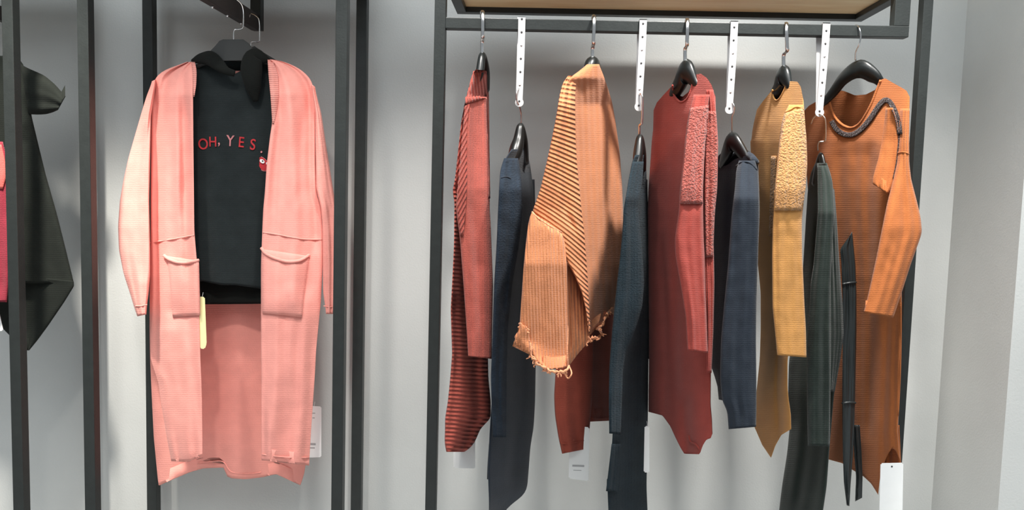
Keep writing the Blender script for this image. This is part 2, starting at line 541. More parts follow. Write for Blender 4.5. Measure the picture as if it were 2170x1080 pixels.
def bar(parent, name, a, b, mat=None):
    bm = bmesh.new(); add_box(bm, a, b, 0.0015)
    return link_bm(name, bm, mat or M['steel'], parent, False)

ZS = at(1400, 29, -0.13).z       # underside of the shelf board
def shelf_frame(parent, x0, x1, y0=YF, y1=-0.10, z=None):
    z = ZS if z is None else z
    h = 0.03
    bar(parent, 'shelf_frame_bar', (x0, y0, z-0.012), (x1, y0+h, z-0.012+h))
    bar(parent, 'shelf_frame_bar', (x0, y1-h, z-0.012), (x1, y1, z-0.012+h))
    bar(parent, 'shelf_frame_bar', (x0, y0+h, z-0.012), (x0+h, y1-h, z-0.012+h))
    bar(parent, 'shelf_frame_bar', (x1-h, y0+h, z-0.012), (x1, y1-h, z-0.012+h))

# right rack
rk = thing('clothes_rack', 'black square-tube steel rack on the right with the long front rail', 'clothes rack', (0.35, -0.3, 0))
post(rk, 911, 934, YF); post(rk, 1922, 1942, YF+0.003)
xa = at(934, 540, YF).x
xb = at(1926, 75, YF).x
rl = at(1400, 45, YF); rb = at(1400, 68.5, YF)
bar(rk, 'hanging_rail', (xa, YF, rb.z), (xb, YF+0.03, rl.z))
xs = at(1897, 20, YF).x
bar(rk, 'rail_drop_bar', (xs, YF, rl.z), (xb, YF+0.03, 2.3))
shelf_frame(rk, xa-0.004, xb, YF-0.0, -0.125)
RZT, RZB = rl.z, rb.z
bm = bmesh.new(); add_box(bm, (xa+0.0, YF+0.005, ZS+0.004), (xb-0.005, -0.13, ZS+0.024), 0.002)
tag(link_bm('shelf_board', bm, M['wood'], None, False), 'pale wooden shelf board over the long clothes rail, seen from below', 'shelf')

# middle-left rack with the face-out arm
r2 = thing('clothes_rack', 'black steel rack around the coral cardigan, with a short brown arm facing out', 'clothes rack', (-0.75, -0.3, 0))
post(r2, 171, 194, YF); post(r2, 706.5, 730.5, YF)
post(r2, 306, 327, YB); post(r2, 749, 771, YB)
xl2, xr2 = at(171, 540, YF).x, at(730.5, 540, YF).x
shelf_frame(r2, xl2, xr2, z=ZS+0.075)
ax = at(541, 40, YB)
bar(r2, 'centre_upright', (at(530, 30, YB).x, YB, at(540, 62, YB).z), (at(552, 30, YB).x, YB+0.03, 2.3))
AW = 0.012
a0 = at(541, 65, YB); a1 = at(541, 31, YB)
armx0, armx1 = a0.x-AW, a0.x+AW
bm = bmesh.new(); add_box(bm, (armx0, -0.50, a0.z), (armx1, YB, a1.z), 0.0015)
arm = link_bm('face_out_arm', bm, M['arm'], r2, False)
ARM_Z = a1.z
for (Yp) in (-0.40, -0.30, -0.20):
    bm = bmesh.new(); add_tube(bm, [(a0.x, Yp, a0.z+0.002), (a0.x, Yp, a0.z-0.008)], 0.003, 8)
    link_bm('peg', bm, M['chrome'], arm)
bm = bmesh.new(); add_box(bm, (xl2+0.02, YF+0.01, ZS+0.105), (xr2-0.02, -0.11, ZS+0.125)); link_bm('shelf_board', bm, M['wood'], r2, False)

# far left rack
r1 = thing('clothes_rack', 'black steel rack cut by the left edge, holding the black tunic', 'clothes rack', (-1.7, -0.3, 0))
post(r1, 15, 38, YF); post(r1, 175, 193, YB-0.02)
x1_ = at(38, 540, YF).x
shelf_frame(r1, x1_-0.75, x1_, z=ZS+0.075)
bm = bmesh.new(); add_box(bm, (x1_-0.74, YF+0.01, ZS+0.105), (x1_-0.02, -0.11, ZS+0.125)); link_bm('shelf_board', bm, M['wood'], r1, False)
AX1 = at(-60, 60, -0.25).x
bar(r1, 'face_out_arm', (AX1-0.012, -0.45, ARM_Z-0.045), (AX1+0.012, YB, ARM_Z), M['arm'])
for rr_, xx0, xx1 in ((r2, xl2, xr2),):
    bar(rr_, 'rear_cross_bar', (at(306, 540, YB).x, YB, 2.2), (at(771, 540, YB).x, YB+0.03, 2.23))

# ------------------------------------------------------------------ hangers and straps
def hanger(label, body, hook, mat=None, radii=None, flat=0.55, axis=(1, 0, 0), hr=0.0026, hook_flat=1.0, group='black hangers on the right rack', name='clothes_hanger'):
    """body: [(x, y, Y, r)] shoulder bar from one end to the other; hook: [(x, y, Y)]"""
    B = [at(x, y, Y) for x, y, Y, r in body]
    mid = B[len(B)//2]
    root = thing(name, label, 'hanger', mid, group)
    P = smooth_pts([(*p, ) for p in B], 6)
    R = [v.x for v in smooth_pts([(r, 0, 0) for *_, r in body], 6)]
    bm = bmesh.new(); add_tube(bm, P, [max(r, 0.003) for r in R], 16, flat, axis)
    link_bm('shoulder_bar', bm, mat or M['hanger'], root)
    H = smooth_pts([at(x, y, Y) if Y < 50 else Vector((x, y, Y)) for x, y, Y in hook], 6)
    bm = bmesh.new(); add_tube(bm, H, hr, 8, hook_flat, (1, 0, 0) if hook_flat != 1.0 else None)
    link_bm('hook', bm, M['chrome'], root)
    return root

def rail_top_px(x): return 45+0.0385*(x-1400)

def rail_hook(x, x2, y2, xn, yn):
    """flat steel hook over the rail, seen edge-on: down the front, a small step, into the hanger neck"""
    yt = rail_top_px(x)
    return [(x-1, yt+8, YF+0.044), (x-1, yt-3, YF+0.040), (x, yt-7, YF+0.015), (x+1, yt-3, YF-0.012), (x+1, yt+14, YF-0.018), (x2, y2-12, YF-0.014), (x2, y2-2, YF-0.008), (xn, y2+7, YF+0.010), (xn, yn+6, YF+0.012)]

YH = YF+0.013
N_, Fr = YH-0.19, YH+0.19        # near and far shoulder ends
hanger('black plastic hanger under the brick-red ribbed sweater, leftmost on the rail',
       [(1009, 182, -.455, .006), (1017, 152, -.445, .012), (1022, 118, YH, .0105), (1027, 150, -.37, .015), (1031, 190, -.30, .010)], rail_hook(1022, 1023, 82, 1022, 108), hook_flat=1.9, flat=.95)
hanger('black plastic hanger under the tan orange sweater',
       [(1222, 200, -.455, .007), (1243, 160, -.445, .014), (1255, 134, YH, .019), (1266, 160, -.375, .016), (1280, 205, -.28, .010)], rail_hook(1258, 1258, 95, 1256, 122), hook_flat=1.9, flat=.95)
hanger('black plastic hanger in the round neck of the maroon dress',
       [(1494, 205, -.49, .006), (1474, 178, -.46, .015), (1455, 152, YH, .034), (1440, 178, -.375, .030), (1424, 205, -.33, .022), (1402, 232, -.28, .009)], rail_hook(1456, 1456, 98, 1452, 130), hook_flat=1.9)
hanger('black plastic hanger in the neck of the mustard sweater',
       [(1684, 210, -.475, .006), (1673, 186, -.455, .012), (1661, 161, YH, .030), (1650, 188, -.385, .026), (1634, 212, -.34, .018), (1616, 240, -.29, .009)], rail_hook(1666, 1668, 110, 1661, 140), hook_flat=1.9)
yt = rail_top_px(1818)
hanger('black curved plastic hanger holding the rust dress, rightmost on the rail',
       [(1892, 214, -.475, .006), (1873, 184, -.452, .012), (1852, 162, -.446, .0225), (1822, 146, YH, .0245), (1790, 164, -.375, .021), (1765, 196, -.325, .017), (1738, 226, -.27, .009)],
       [(1811, yt+6, YF+0.042), (1811, yt-4, YF+0.038), (1815, yt-7, YF+0.012), (1821, yt-1, YF-0.012), (1824, yt+16, YF-0.014), (1820, yt+34, YF-0.008), (1814, yt+48, YF+0.005), (1813, 128, YH)], hr=0.0022, flat=0.6)

def strap(label, xt, xb, yb, xback, small_hook, group='perforated hanging straps'):
    """white perforated strap looped over the rail, its two tails snapped together at the bottom"""
    yt = rail_top_px(xt)
    hw = 0.0096
    root = thing('hanging_strap', label, 'strap', at(xb, yb, YF-0.012), group)
    zt = RZT
    def tail(xA, YA, xB, yB, YB_, name):
        bm = bmesh.new()
        n = 14; th = 0.0012
        L, R_ = [], []
        top = at(xA, yt+3, YA)
        bot = at(xB, yB, YB_)
        pts = []
        for i in range(n+1):
            t = i/n
            p = top.lerp(bot, t); p.y += 0.0
            p.x += 0.0006*math.sin(t*math.pi*1.3)
            wv = hw*(1.0-0.12*t)
            pts.append((p, wv))
        rings = [[bm.verts.new(p+Vector((-wv, -th, 0))), bm.verts.new(p+Vector((wv, -th, 0))), bm.verts.new(p+Vector((wv, th, 0))), bm.verts.new(p+Vector((-wv, th, 0)))] for p, wv in pts]
        for a, b in zip(rings, rings[1:]):
            for k in range(4): bm.faces.new((a[k], a[(k+1) % 4], b[(k+1) % 4], b[k]))
        bm.faces.new(rings[0]); bm.faces.new(rings[-1][::-1])
        return bm, pts
    bm, ptsf = tail(xt, YF-0.004, xb, yb, YF-0.010, 'front_tail')
    # rounded end
    r = bmesh.ops.create_cone(bm, cap_ends=True, segments=24, radius1=0.0115, radius2=0.0115, depth=0.0024, matrix=Matrix.Translation(ptsf[-1][0])@Matrix.Rotation(math.pi/2, 4, 'X'))
    # over the top of the rail
    p0 = ptsf[0][0]
    add_box(bm, (p0.x-hw, YF-0.005, p0.z-0.004), (p0.x+hw, YF-0.003, RZT+0.0035))
    add_box(bm, (p0.x-hw, YF-0.005, RZT+0.0012), (p0.x+hw, YF+0.035, RZT+0.0035))
    link_bm('front_tail', bm, M['strap'], root, False)
    bm, ptsb = tail(xback, YF+0.034, xb-1, yb-6, YF-0.004, 'rear_tail')
    p1 = ptsb[0][0]
    add_box(bm, (p1.x-hw, YF+0.033, p1.z-0.004), (p0.x+hw, YF+0.035, RZT+0.0035))
    link_bm('rear_tail', bm, M['strap'], root, False)
    for i in range(7):
        t = 0.02+0.155*i if i < 6 else 0.985
        t = min(t, 0.985)
        p = ptsf[0][0].lerp(ptsf[-1][0], t); p = p+Vector((0.0006*math.sin(t*math.pi*1.3), -0.0018, 0))
        bm = bmesh.new()
        bmesh.ops.create_cone(bm, cap_ends=True, segments=14, radius1=0.0028, radius2=0.0024, depth=0.0012, matrix=Matrix.Translation(p)@Matrix.Rotation(math.pi/2, 4, 'X'))
        link_bm('snap_hole', bm, M['hole'] if i in (0, 1, 3, 4, 6) else M['chrome'], root)
    return root

strap('white perforated strap between the brick-red and tan sweaters, holding the navy one', 1106, 1101, 217, 1104, None)
strap('white perforated strap between the tan sweater and maroon dress, holding the teal one', 1363, 1354, 226, 1358, None)
strap('white perforated strap between the maroon dress and mustard sweater, slate sweater on it', 1556, 1546, 232, 1550, None)
strap('white double perforated strap between the mustard sweater and rust dress', 1751, 1737, 238, 1737, None)

YG = YF-0.006      # garments on the straps hang a little in front of the rail
hanger('black plastic hanger in the navy sweater below the first strap',
       [(1078, 365, -.49, .009), (1092, 322, -.455, .019), (1099, 296, -.435, .016), (1103, 268, YH, .0105), (1107, 300, -.40, .016), (1114, 345, -.34, .010)],
       [(1106, 190, YG+.01), (1099, 188, YG-.004), (1095, 196, YG-.010), (1095, 212, YG-.010), (1101, 226, YG), (1104, 240, YH), (1104, 262, YH)], hr=0.0020, flat=.95)
hanger('black plastic hanger in the teal sweater below the second strap',
       [(1347, 365, -.47, .008), (1352, 328, -.445, .014), (1356, 292, YH, .010), (1359, 325, -.40, .014), (1363, 360, -.36, .009)],
       [(1353, 204, YG+.01), (1356, 199, YG-.006), (1361, 203, YG-.013), (1361, 230, YG-.013), (1360, 260, YG-.012), (1355, 266, YG), (1355, 286, YH)], hr=0.0028, flat=.95)
hanger('black plastic hanger in the slate sweater below the third strap',
       [(1592, 356, -.48, .009), (1576, 328, -.455, .020), (1553, 300, YH, .027), (1541, 320, -.38, .025), (1528, 350, -.32, .012)],
       [(1548, 222, YG+.01), (1552, 218, YG-.005), (1556, 226, YG-.010), (1555, 238, YG-.006), (1551, 250, YG), (1551, 280, YH)], hr=0.0016)
hanger('black plastic hanger in the black-green dress below the rightmost strap',
       [(1750, 376, -.45, .008), (1744, 350, -.435, .013), (1739, 330, YH, .010), (1732, 356, -.40, .013), (1724, 390, -.36, .009)],
       [(1719, 262, YG+.02), (1724, 250, YG+.01), (1737, 242, YG-.006), (1747, 249, YG-.012), (1750, 262, YG-.012), (1750, 294, YG-.010), (1746, 299, YG-.005), (1735, 302, YG), (1734, 318, YH)], hr=0.0020)

# ------------------------------------------------------------------ garments on the rail
NEAR, FAR = -0.62, -0.22

def garment(name, label, cat, x, y, Y=YH, group=None):
    return thing(name, label, cat, at(x, y, Y), group)

# 1 brick-red ribbed sweater
g = garment('ribbed_sweater', 'brick-red ribbed long sweater, leftmost garment on the rail', 'sweater', 1000, 957)
body = cloth(g, 'body', M['red_h'], [(150, 1003, 1034), (200, 989, 1036), (270, 976, 1037), (380, 964, 1038), (402, 959, 1038), (430, 963, 1038), (520, 962, 1038), (600, 958, 1038), (655, 955, 1037),
    (750, 958, 1034), (800, 954, 1035), (850, 949, 1040), (886, 943, 1040), (908, 943, 1018), (935, 942, 1007), (950, 944, 996), (957, 946, 984)],
    [(150, -0.48, -0.34), (210, NEAR+.04, FAR), (620, NEAR+.04, FAR-.03), (800, -.52, -.42), (957, -.52, -.44)], 0.05, [(700, 0.3, 940, 0.5, .16, .03), (450, -0.8, 900, -.7, .1, .01)], step=5)
sl = cloth(g, 'sleeve', M['red'], [(205, 986, 1031), (260, 982, 1032), (400, 970, 1036), (440, 966, 1038), (500, 974, 1041), (600, 982, 1045), (700, 989, 1043), (752, 992, 1042), (752, 992, 760, 1042)][:-1]+[(754, 992, 760, 1042)],
    [(205, -0.60, -0.53), (400, -0.66, -0.60), (760, -0.67, -0.62)], 0.028, [(240, 0.35, 560, 0.2, .16, .010), (560, -.1, 740, 0.1, .25, .006)], step=6)
tb = bvh_of(sl, body)
patch(g, 'shoulder_yoke', M['red_v'], [(147, 1008, 149, 1028), (160, 999, 1033), (180, 995, 1034), (205, 988, 200, 1033), (222, 984, 206, 1033)], tb, 0.004, 0.006, fallback=-0.53)
patch(g, 'ribbed_side_panel', M['red_d'], [(222, 984, 216, 996), (260, 977, 990), (330, 970, 989), (380, 966, 990), (430, 968, 988), (500, 975, 982)], tb, 0.003, 0.004, fallback=-0.6)
cord(g, 'shoulder_seam', M['red_v'], [(984, 226), (998, 214), (1012, 206), (1030, 203)], tb, 0.0022)
cloth(g, 'sleeve', M['red'], [(260, 1006, 1036), (500, 1002, 1036), (740, 998, 1034)], [(260, -0.24, -0.20), (740, -0.22, -0.18)], 0.02)
patch(g, 'ribbed_edge', M['red_v'], [(160, 1030, 1035), (300, 1033, 1037), (420, 1035, 1039)], tb, 0.004, 0.006, 4, fallback=-0.5)

# 2 navy sweater dress
g = garment('knit_dress', 'navy fuzzy knit dress between the brick-red and tan sweaters', 'dress', 1090, 1080)
body = cloth(g, 'body', M['navy_s'], [(316, 1084, 1112), (335, 1070, 1121), (360, 1062, 1125), (400, 1060, 1130), (500, 1058, 1134), (600, 1056, 1136), (735, 1048, 1136), (850, 1042, 1134), (905, 1038, 1131), (945, 1036, 1124), (1000, 1034, 1120),
    (1036, 1035, 1117), (1052, 1036, 1108), (1062, 1036, 1090), (1085, 1036, 1066), (1120, 1036, 1058), (1180, 1037, 1056)],
    [(316, -.5, -.36), (360, NEAR+.06, FAR), (1180, NEAR+.06, FAR-.03)], 0.04, [(560, 0.15, 1000, 0.25, .2, .025), (380, .1, 560, .1, .2, .02)], step=8)
cloth(g, 'sleeve', M['navy'], [(335, 1068, 1098), (360, 1060, 1103), (390, 1058, 1106), (450, 1055, 1108), (520, 1052, 1100), (600, 1047, 1086), (700, 1044, 1076), (800, 1040, 1074), (926, 1044, 1073)],
    [(335, -.58, -.50), (400, -0.66, -0.58), (926, -.66, -.60)], 0.026, [(395, 0.05, 640, .2, .18, .016)], step=7, label='fuzzy sleeve')
tb = bvh_of(*[c for c in g.children])
cord(g, 'shoulder_seam', M['navy_s'], [(1062, 377), (1072, 374), (1082, 378)], tb, 0.0018)
cloth(g, 'sleeve', M['navy_s'], [(380, 1112, 1133), (560, 1114, 1137), (735, 1112, 1137)], [(380, -.26, -.2), (735, -.25, -.2)], 0.02)
cloth(g, 'hem_flap', M['navy_s'], [(940, 1036, 1060), (985, 1033, 1060), (1015, 1032, 1017, 1050)], [(940, -.5, -.45), (1017, -.5, -.45)], .012)

# 3 tan sweater with frayed hems
g = garment('frayed_sweater', 'tan orange ribbed sweater with torn, frayed cuff and hem', 'sweater', 1220, 780)
body = cloth(g, 'body', M['tan_back'], [(136, 1244, 1270), (150, 1228, 1275), (165, 1206, 1281), (190, 1190, 1289), (215, 1186, 1297), (255, 1180, 1304), (320, 1168, 1313), (400, 1168, 1319), (480, 1180, 1321), (555, 1200, 1320),
    (600, 1222, 1315), (650, 1240, 1307), (690, 1250, 1300)],
    [(136, -.44, -.40), (165, -0.54, -0.36), (220, NEAR+.06, FAR), (690, NEAR+.06, FAR)], 0.055,
    [(240, .25, 640, .15, .10, .010), (260, .55, 640, .45, .10, .012), (200, -.1, 620, -.05, .08, .008), (300, .8, 640, .75, .08, .015)], hem=([(1240, 712), (1252, 708), (1262, 697), (1275, 688), (1282, 668), (1292, 662), (1302, 668)], 620), step=6, nu=48)
uvr = lambda x, y: y-(x-1165)*(0.12+0.70*min(max((y-170)/380.0, 0), 1.1))
cap_ = cap2 = cloth(g, 'shoulder_panel', M['tan_d'], [(160, 1204, 1221), (175, 1193, 1221), (200, 1186, 1219), (250, 1178, 1219), (300, 1168, 1220), (350, 1157, 1223), (400, 1145, 1228), (448, 1128, 440, 1232),
    (470, 1150, 462, 1234), (490, 1178, 490, 1238), (520, 1190, 520, 1240), (552, 1200, 556, 1243), (580, 1216, 585, 1245), (620, 1233, 1247), (660, 1242, 1249), (704, 1247, 1251)],
    [(160, -.56, -.52), (220, -.63, -.57), (450, -.66, -.60), (704, -.66, -.60)], [(160, .006), (240, .032), (704, .03)], [(230, .1, 470, .35, .10, .012)], step=4, nu=48, sm=2, uvw=uvr)
slv = cloth(g, 'sleeve', M['tan'], [(449, 1127, 452, 1132), (462, 1122, 474, 1164), (478, 1119, 494, 1192), (510, 1115, 520, 1198), (560, 1110, 560, 1201), (620, 1106, 620, 1202), (690, 1101, 700, 1203), (735, 1088, 735, 1204), (760, 1110, 760, 1205), (779, 1148, 776, 1205)],
    [(448, -.70, -.66), (560, -.74, -.68), (780, -.74, -.66)], 0.030, [(520, 0.45, 740, 0.5, .12, .010), (520, -.4, 700, -.3, .2, .012)], step=5, nu=40,
    hem=([(1086, 733), (1125, 753), (1140, 772), (1165, 782), (1190, 781), (1205, 776)], 700))
inner = cloth(g, 'sleeve_fold', M['tan'], [(562, 1196, 1210), (600, 1196, 1226), (650, 1196, 1240), (700, 1196, 1249), (722, 1196, 1250), (745, 1196, 1228), (772, 1196, 1208)],
    [(562, -.63, -.60), (772, -.66, -.62)], 0.012, [], step=6, nu=24)
tb = bvh_of(slv, inner, body, cap2)
patch(g, 'turned_cuff_flap', M['tan'], [(690, 1100, 684, 1103), (700, 1097, 696, 1117), (715, 1092, 1122), (733, 1086, 752, 1124)], tb, 0.006, 0.006, fallback=-.74, label='torn cuff corner folded back')
cord(g, 'sleeve_seam', M['tan_fray'], [(1128, 449), (1140, 462), (1160, 476), (1190, 492)], tb, 0.0022)
cord(g, 'side_seam', M['tan_fray'], [(1201, 556), (1203, 620), (1203, 700), (1201, 772)], tb, 0.0022)
fr = [(1102, 686), (1108, 690), (1113, 697), (1118, 712), (1124, 732), (1126, 752), (1135, 768), (1150, 778), (1166, 785), (1182, 788), (1196, 786), (1206, 776)]
bm = bmesh.new()
P2 = smooth_pts([(x, y, 0) for x, y in fr], 5)
P = [hit(tb, p.x+random.uniform(-1, 1), p.y+random.uniform(-2, 2), 0.003, -.77) for p in P2]
add_tube(bm, P, [random.uniform(.0018, .0042) for _ in P], 7)
for i in range(46):
    p = random.choice(P[12:] if i > 8 else P[:12])
    q = p+Vector((random.uniform(-.012, .012), random.uniform(-.006, .004), -random.uniform(.003, .012)))
    add_tube(bm, smooth_pts([p, p.lerp(q, .5)+Vector((random.uniform(-.006, .006), 0, 0)), q], 3), random.uniform(.0007, .002), 5)
lp = at(1204, 794, -.74)
add_tube(bm, smooth_pts([P[-3], lp+Vector((-.008, 0, .004)), lp+Vector((0, 0, -.008)), lp+Vector((.008, 0, .004)), P[-1]], 5), .0018, 6)
bm.loops.layers.uv.new('UVMap')
link_bm('frayed_cuff', bm, M['tan_fray'], g)
bm = bmesh.new()
fr = [(1246, 712), (1250, 722), (1254, 714), (1264, 716), (1274, 708), (1268, 696), (1276, 688), (1280, 680), (1285, 668), (1290, 660), (1298, 650)]
P2 = smooth_pts([(x, y, 0) for x, y in fr], 5)
P = [hit(tb, p.x+random.uniform(-1, 1), p.y+random.uniform(-2, 2), 0.003, -.52) for p in P2]
add_tube(bm, P, [random.uniform(.0015, .0048) for _ in P], 7)
for i in range(34):
    p = random.choice(P)
    q = p+Vector((random.uniform(-.014, .014), random.uniform(-.006, .004), -random.uniform(.003, .013)))
    add_tube(bm, smooth_pts([p, p.lerp(q, .5)+Vector((random.uniform(-.008, .008), 0, 0)), q], 3), random.uniform(.0007, .0024), 5)
bm.loops.layers.uv.new('UVMap')
link_bm('frayed_hem', bm, M['tan_fray'], g)

# 4 long red-brown dress behind the tan sweater
g = garment('knit_dress', 'red-brown plain knit dress hanging mostly hidden behind the tan frayed sweater', 'dress', 1240, 960, -0.2)
cloth(g, 'body', M['brown'], [(175, 1256, 1276), (240, 1244, 1292), (400, 1240, 1300), (600, 1235, 1308), (800, 1240, 1312), (893, 1250, 890, 1312)], [(175, -.33, -.28), (240, -.36, -.15), (893, -.36, -.17)], .03, [(600, 0, 893, 0, .2, .02)])
cloth(g, 'sleeve', M['brown'], [(640, 1200, 1258), (700, 1184, 1258), (770, 1178, 1258), (840, 1174, 1255), (880, 1176, 1252), (925, 1183, 1248), (961, 1191, 950, 1246)], [(640, -.40, -.37), (961, -.42, -.37)], .026,
      [(600, 0.2, 940, .25, .14, .006), (600, -.5, 940, -.3, .2, -.005)])
tb = bvh_of(*g.children)
cord(g, 'hem_stitch', M['brown'], [(1252, 884), (1270, 887), (1292, 885)], tb, 0.0015, fallback=-.35)
cord(g, 'cuff_stitch', M['brown'], [(1188, 940), (1215, 938), (1247, 930)], tb, 0.0015, fallback=-.5)

# 5 teal sweater dress
g = garment('knit_dress', 'teal-navy ribbed knit dress between the tan sweater and the maroon dress', 'dress', 1340, 1080)
cloth(g, 'body', M['teal'], [(328, 1346, 1366), (345, 1338, 1369), (400, 1330, 1371), (450, 1324, 1372), (560, 1318, 1376), (700, 1310, 1375), (880, 1300, 1373), (940, 1297, 1372), (985, 1291, 1371), (1030, 1287, 1370), (1100, 1290, 1373), (1180, 1290, 1374)],
    [(328, -.46, -.38), (400, NEAR+.1, FAR), (1180, NEAR+.1, FAR)], .038, [(400, .45, 880, .3, .12, .02), (700, 0, 1150, -.2, .2, .02)], step=8)
cloth(g, 'sleeve', M['teal'], [(342, 1340, 1364), (380, 1332, 1362), (440, 1322, 1352), (500, 1318, 1358), (560, 1312, 1363), (600, 1307, 1365), (650, 1302, 1361), (700, 1297, 1346), (740, 1294, 1328), (780, 1291, 1320), (850, 1290, 1318), (918, 1291, 920, 1315)],
    [(342, -.57, -.5), (420, -0.66, -0.58), (920, -.66, -.60)], .026, [(420, .2, 700, .1, .2, .008)])
cloth(g, 'hem_flap', M['teal'], [(940, 1296, 1316), (1000, 1289, 1316), (1040, 1284, 1042, 1312)], [(940, -.56, -.5), (1042, -.56, -.5)], .010)
cloth(g, 'sleeve', M['teal'], [(380, 1360, 1372), (600, 1362, 1376), (760, 1360, 1375)], [(380, -.26, -.22), (760, -.25, -.22)], .015)

# 6 maroon dress with boucle sleeve
g = garment('knit_dress', 'maroon knit dress with bobbly upper sleeve and a round neck', 'dress', 1450, 962)
tf = [(1384, 236), (1392, 217), (1405, 202), (1425, 181), (1427, 198), (1434, 211), (1444, 215), (1456, 207), (1464, 188), (1468, 168), (1474, 158), (1485, 156), (1498, 165), (1508, 180), (1516, 205)]
tbk = [(1384, 236), (1392, 217), (1405, 202), (1425, 184), (1436, 200), (1446, 205), (1460, 194), (1468, 170), (1474, 158), (1485, 156), (1498, 165), (1508, 180), (1516, 205)]
hem = [(1374, 872), (1404, 880), (1420, 902), (1432, 928), (1442, 948), (1450, 961), (1483, 962), (1489, 944), (1497, 931), (1506, 928), (1510, 918)]
body = cloth(g, 'body', M['maroon'], [(156, 1385, 1516), (240, 1384, 1518), (300, 1381, 1521), (360, 1377, 1521), (400, 1374, 1520), (450, 1372, 1515), (500, 1373, 1512), (600, 1374, 1514), (700, 1375, 1511), (760, 1375, 1507), (870, 1374, 1506), (918, 1374, 1509), (962, 1374, 1510)],
    [(156, FAR-.02, NEAR+.08), (240, FAR-.02, NEAR+.04), (962, FAR-.02, NEAR+.04)], [(150, .012), (220, .028), (300, .05), (962, .05)], [(330, -.2, 860, -.15, .10, .014), (300, -.55, 860, -.5, .10, .014), (860, .15, 950, .2, .10, .03), (600, .3, 900, .45, .12, -.01)],
    top=(tf, tbk, 300), hem=(hem, 800), step=6, nu=56, open_top=True)
slv = cloth(g, 'sleeve', M['maroon'], [(200, 1470, 1504), (230, 1462, 1500), (300, 1452, 1494), (400, 1442, 1490), (450, 1438, 1490), (505, 1430, 1491), (540, 1431, 1493), (620, 1445, 1495), (670, 1453, 1497), (742, 1457, 748, 1500)],
    [(200, -.60, -.60), (400, -.66, -.64), (748, -.67, -.65)], .026, [(240, .1, 440, 0, .12, .010), (260, .55, 420, .5, .1, .008)], step=5)
strip = cloth(g, 'rear_sleeve', M['maroon'], [(190, 1496, 1512), (240, 1496, 1518), (300, 1494, 1522), (400, 1492, 1520), (450, 1492, 1515), (520, 1493, 1512), (600, 1495, 1514), (700, 1497, 1512), (790, 1498, 1508)], [(190, -.58, -.58), (790, -.62, -.60)], .018, [(260, 0, 600, 0, .3, .006)])
tb = bvh_of(slv, body, strip)
patch(g, 'boucle_sleeve_cap', M['maroon_f'], [(228, 1462, 222, 1502), (260, 1456, 1500), (300, 1451, 1495), (340, 1448, 1493), (400, 1441, 1491), (432, 1439, 1490)], tb, .003, .005, 20, fallback=-.68, label='bobbly upper sleeve')
patch(g, 'boucle_edge', M['maroon_f'], [(235, 1500, 1517), (300, 1496, 1520), (400, 1493, 1519), (470, 1493, 1513), (545, 1494, 1511)], tb, .003, .005, 10, fallback=-.62, label='bobbly rear edge')
cord(g, 'neckband', M['maroon'], [(1425, 181), (1428, 200), (1436, 212), (1445, 216), (1457, 208), (1465, 188), (1469, 168)], tb, 0.0028, fallback=-.42)
cord(g, 'knotted_hem', M['maroon'], [(1460, 922), (1464, 936), (1474, 940), (1482, 950)], tb, 0.003, fallback=-.55)

# 7 slate sweater
g = garment('knit_sweater', 'slate-navy sweater with a rolled collar between the maroon dress and mustard sweater', 'sweater', 1565, 908)
tf = [(1514, 360), (1522, 345), (1535, 352), (1545, 347), (1556, 338), (1568, 333), (1580, 330), (1590, 326), (1602, 338), (1609, 355)]
tbk = [(1514, 360), (1522, 330), (1535, 318), (1545, 322), (1560, 318), (1580, 316), (1590, 322), (1602, 336), (1609, 355)]
body = cloth(g, 'body', M['slate'], [(330, 1516, 1607), (400, 1512, 1609), (450, 1511, 1610), (520, 1510, 1607), (600, 1508, 1603), (700, 1507, 1602), (800, 1507, 1602), (870, 1522, 1602)],
    [(330, FAR-.04, NEAR+.1), (870, FAR-.04, NEAR+.08)], .04, [(420, -.1, 800, -.2, .2, .03)], top=(tf, tbk, 420), hem=([(1507, 806), (1521, 824), (1523, 846), (1540, 850), (1602, 850)], 760), step=7, nu=44, open_top=True)
slv = cloth(g, 'sleeve', M['slate'], [(340, 1566, 1600), (360, 1560, 1606), (400, 1557, 1608), (460, 1550, 1609), (560, 1543, 1606), (640, 1535, 1603), (720, 1528, 1602), (800, 1526, 1603), (848, 1530, 1603), (870, 1541, 1603), (909, 1544, 904, 1602)],
    [(340, -.56, -.58), (420, -.63, -.65), (909, -.64, -.66)], .026, [(460, -.3, 860, -.2, .3, .006)])
tb = bvh_of(slv, body)
cord(g, 'rolled_collar', M['slate'], [(1534, 350), (1543, 338), (1556, 328), (1572, 323), (1590, 330), (1602, 344)], tb, 0.0085, fallback=-.52, off=.003)
cord(g, 'shoulder_seam', M['slate'], [(1560, 352), (1572, 343), (1590, 345), (1604, 360)], tb, 0.002, fallback=-.6)

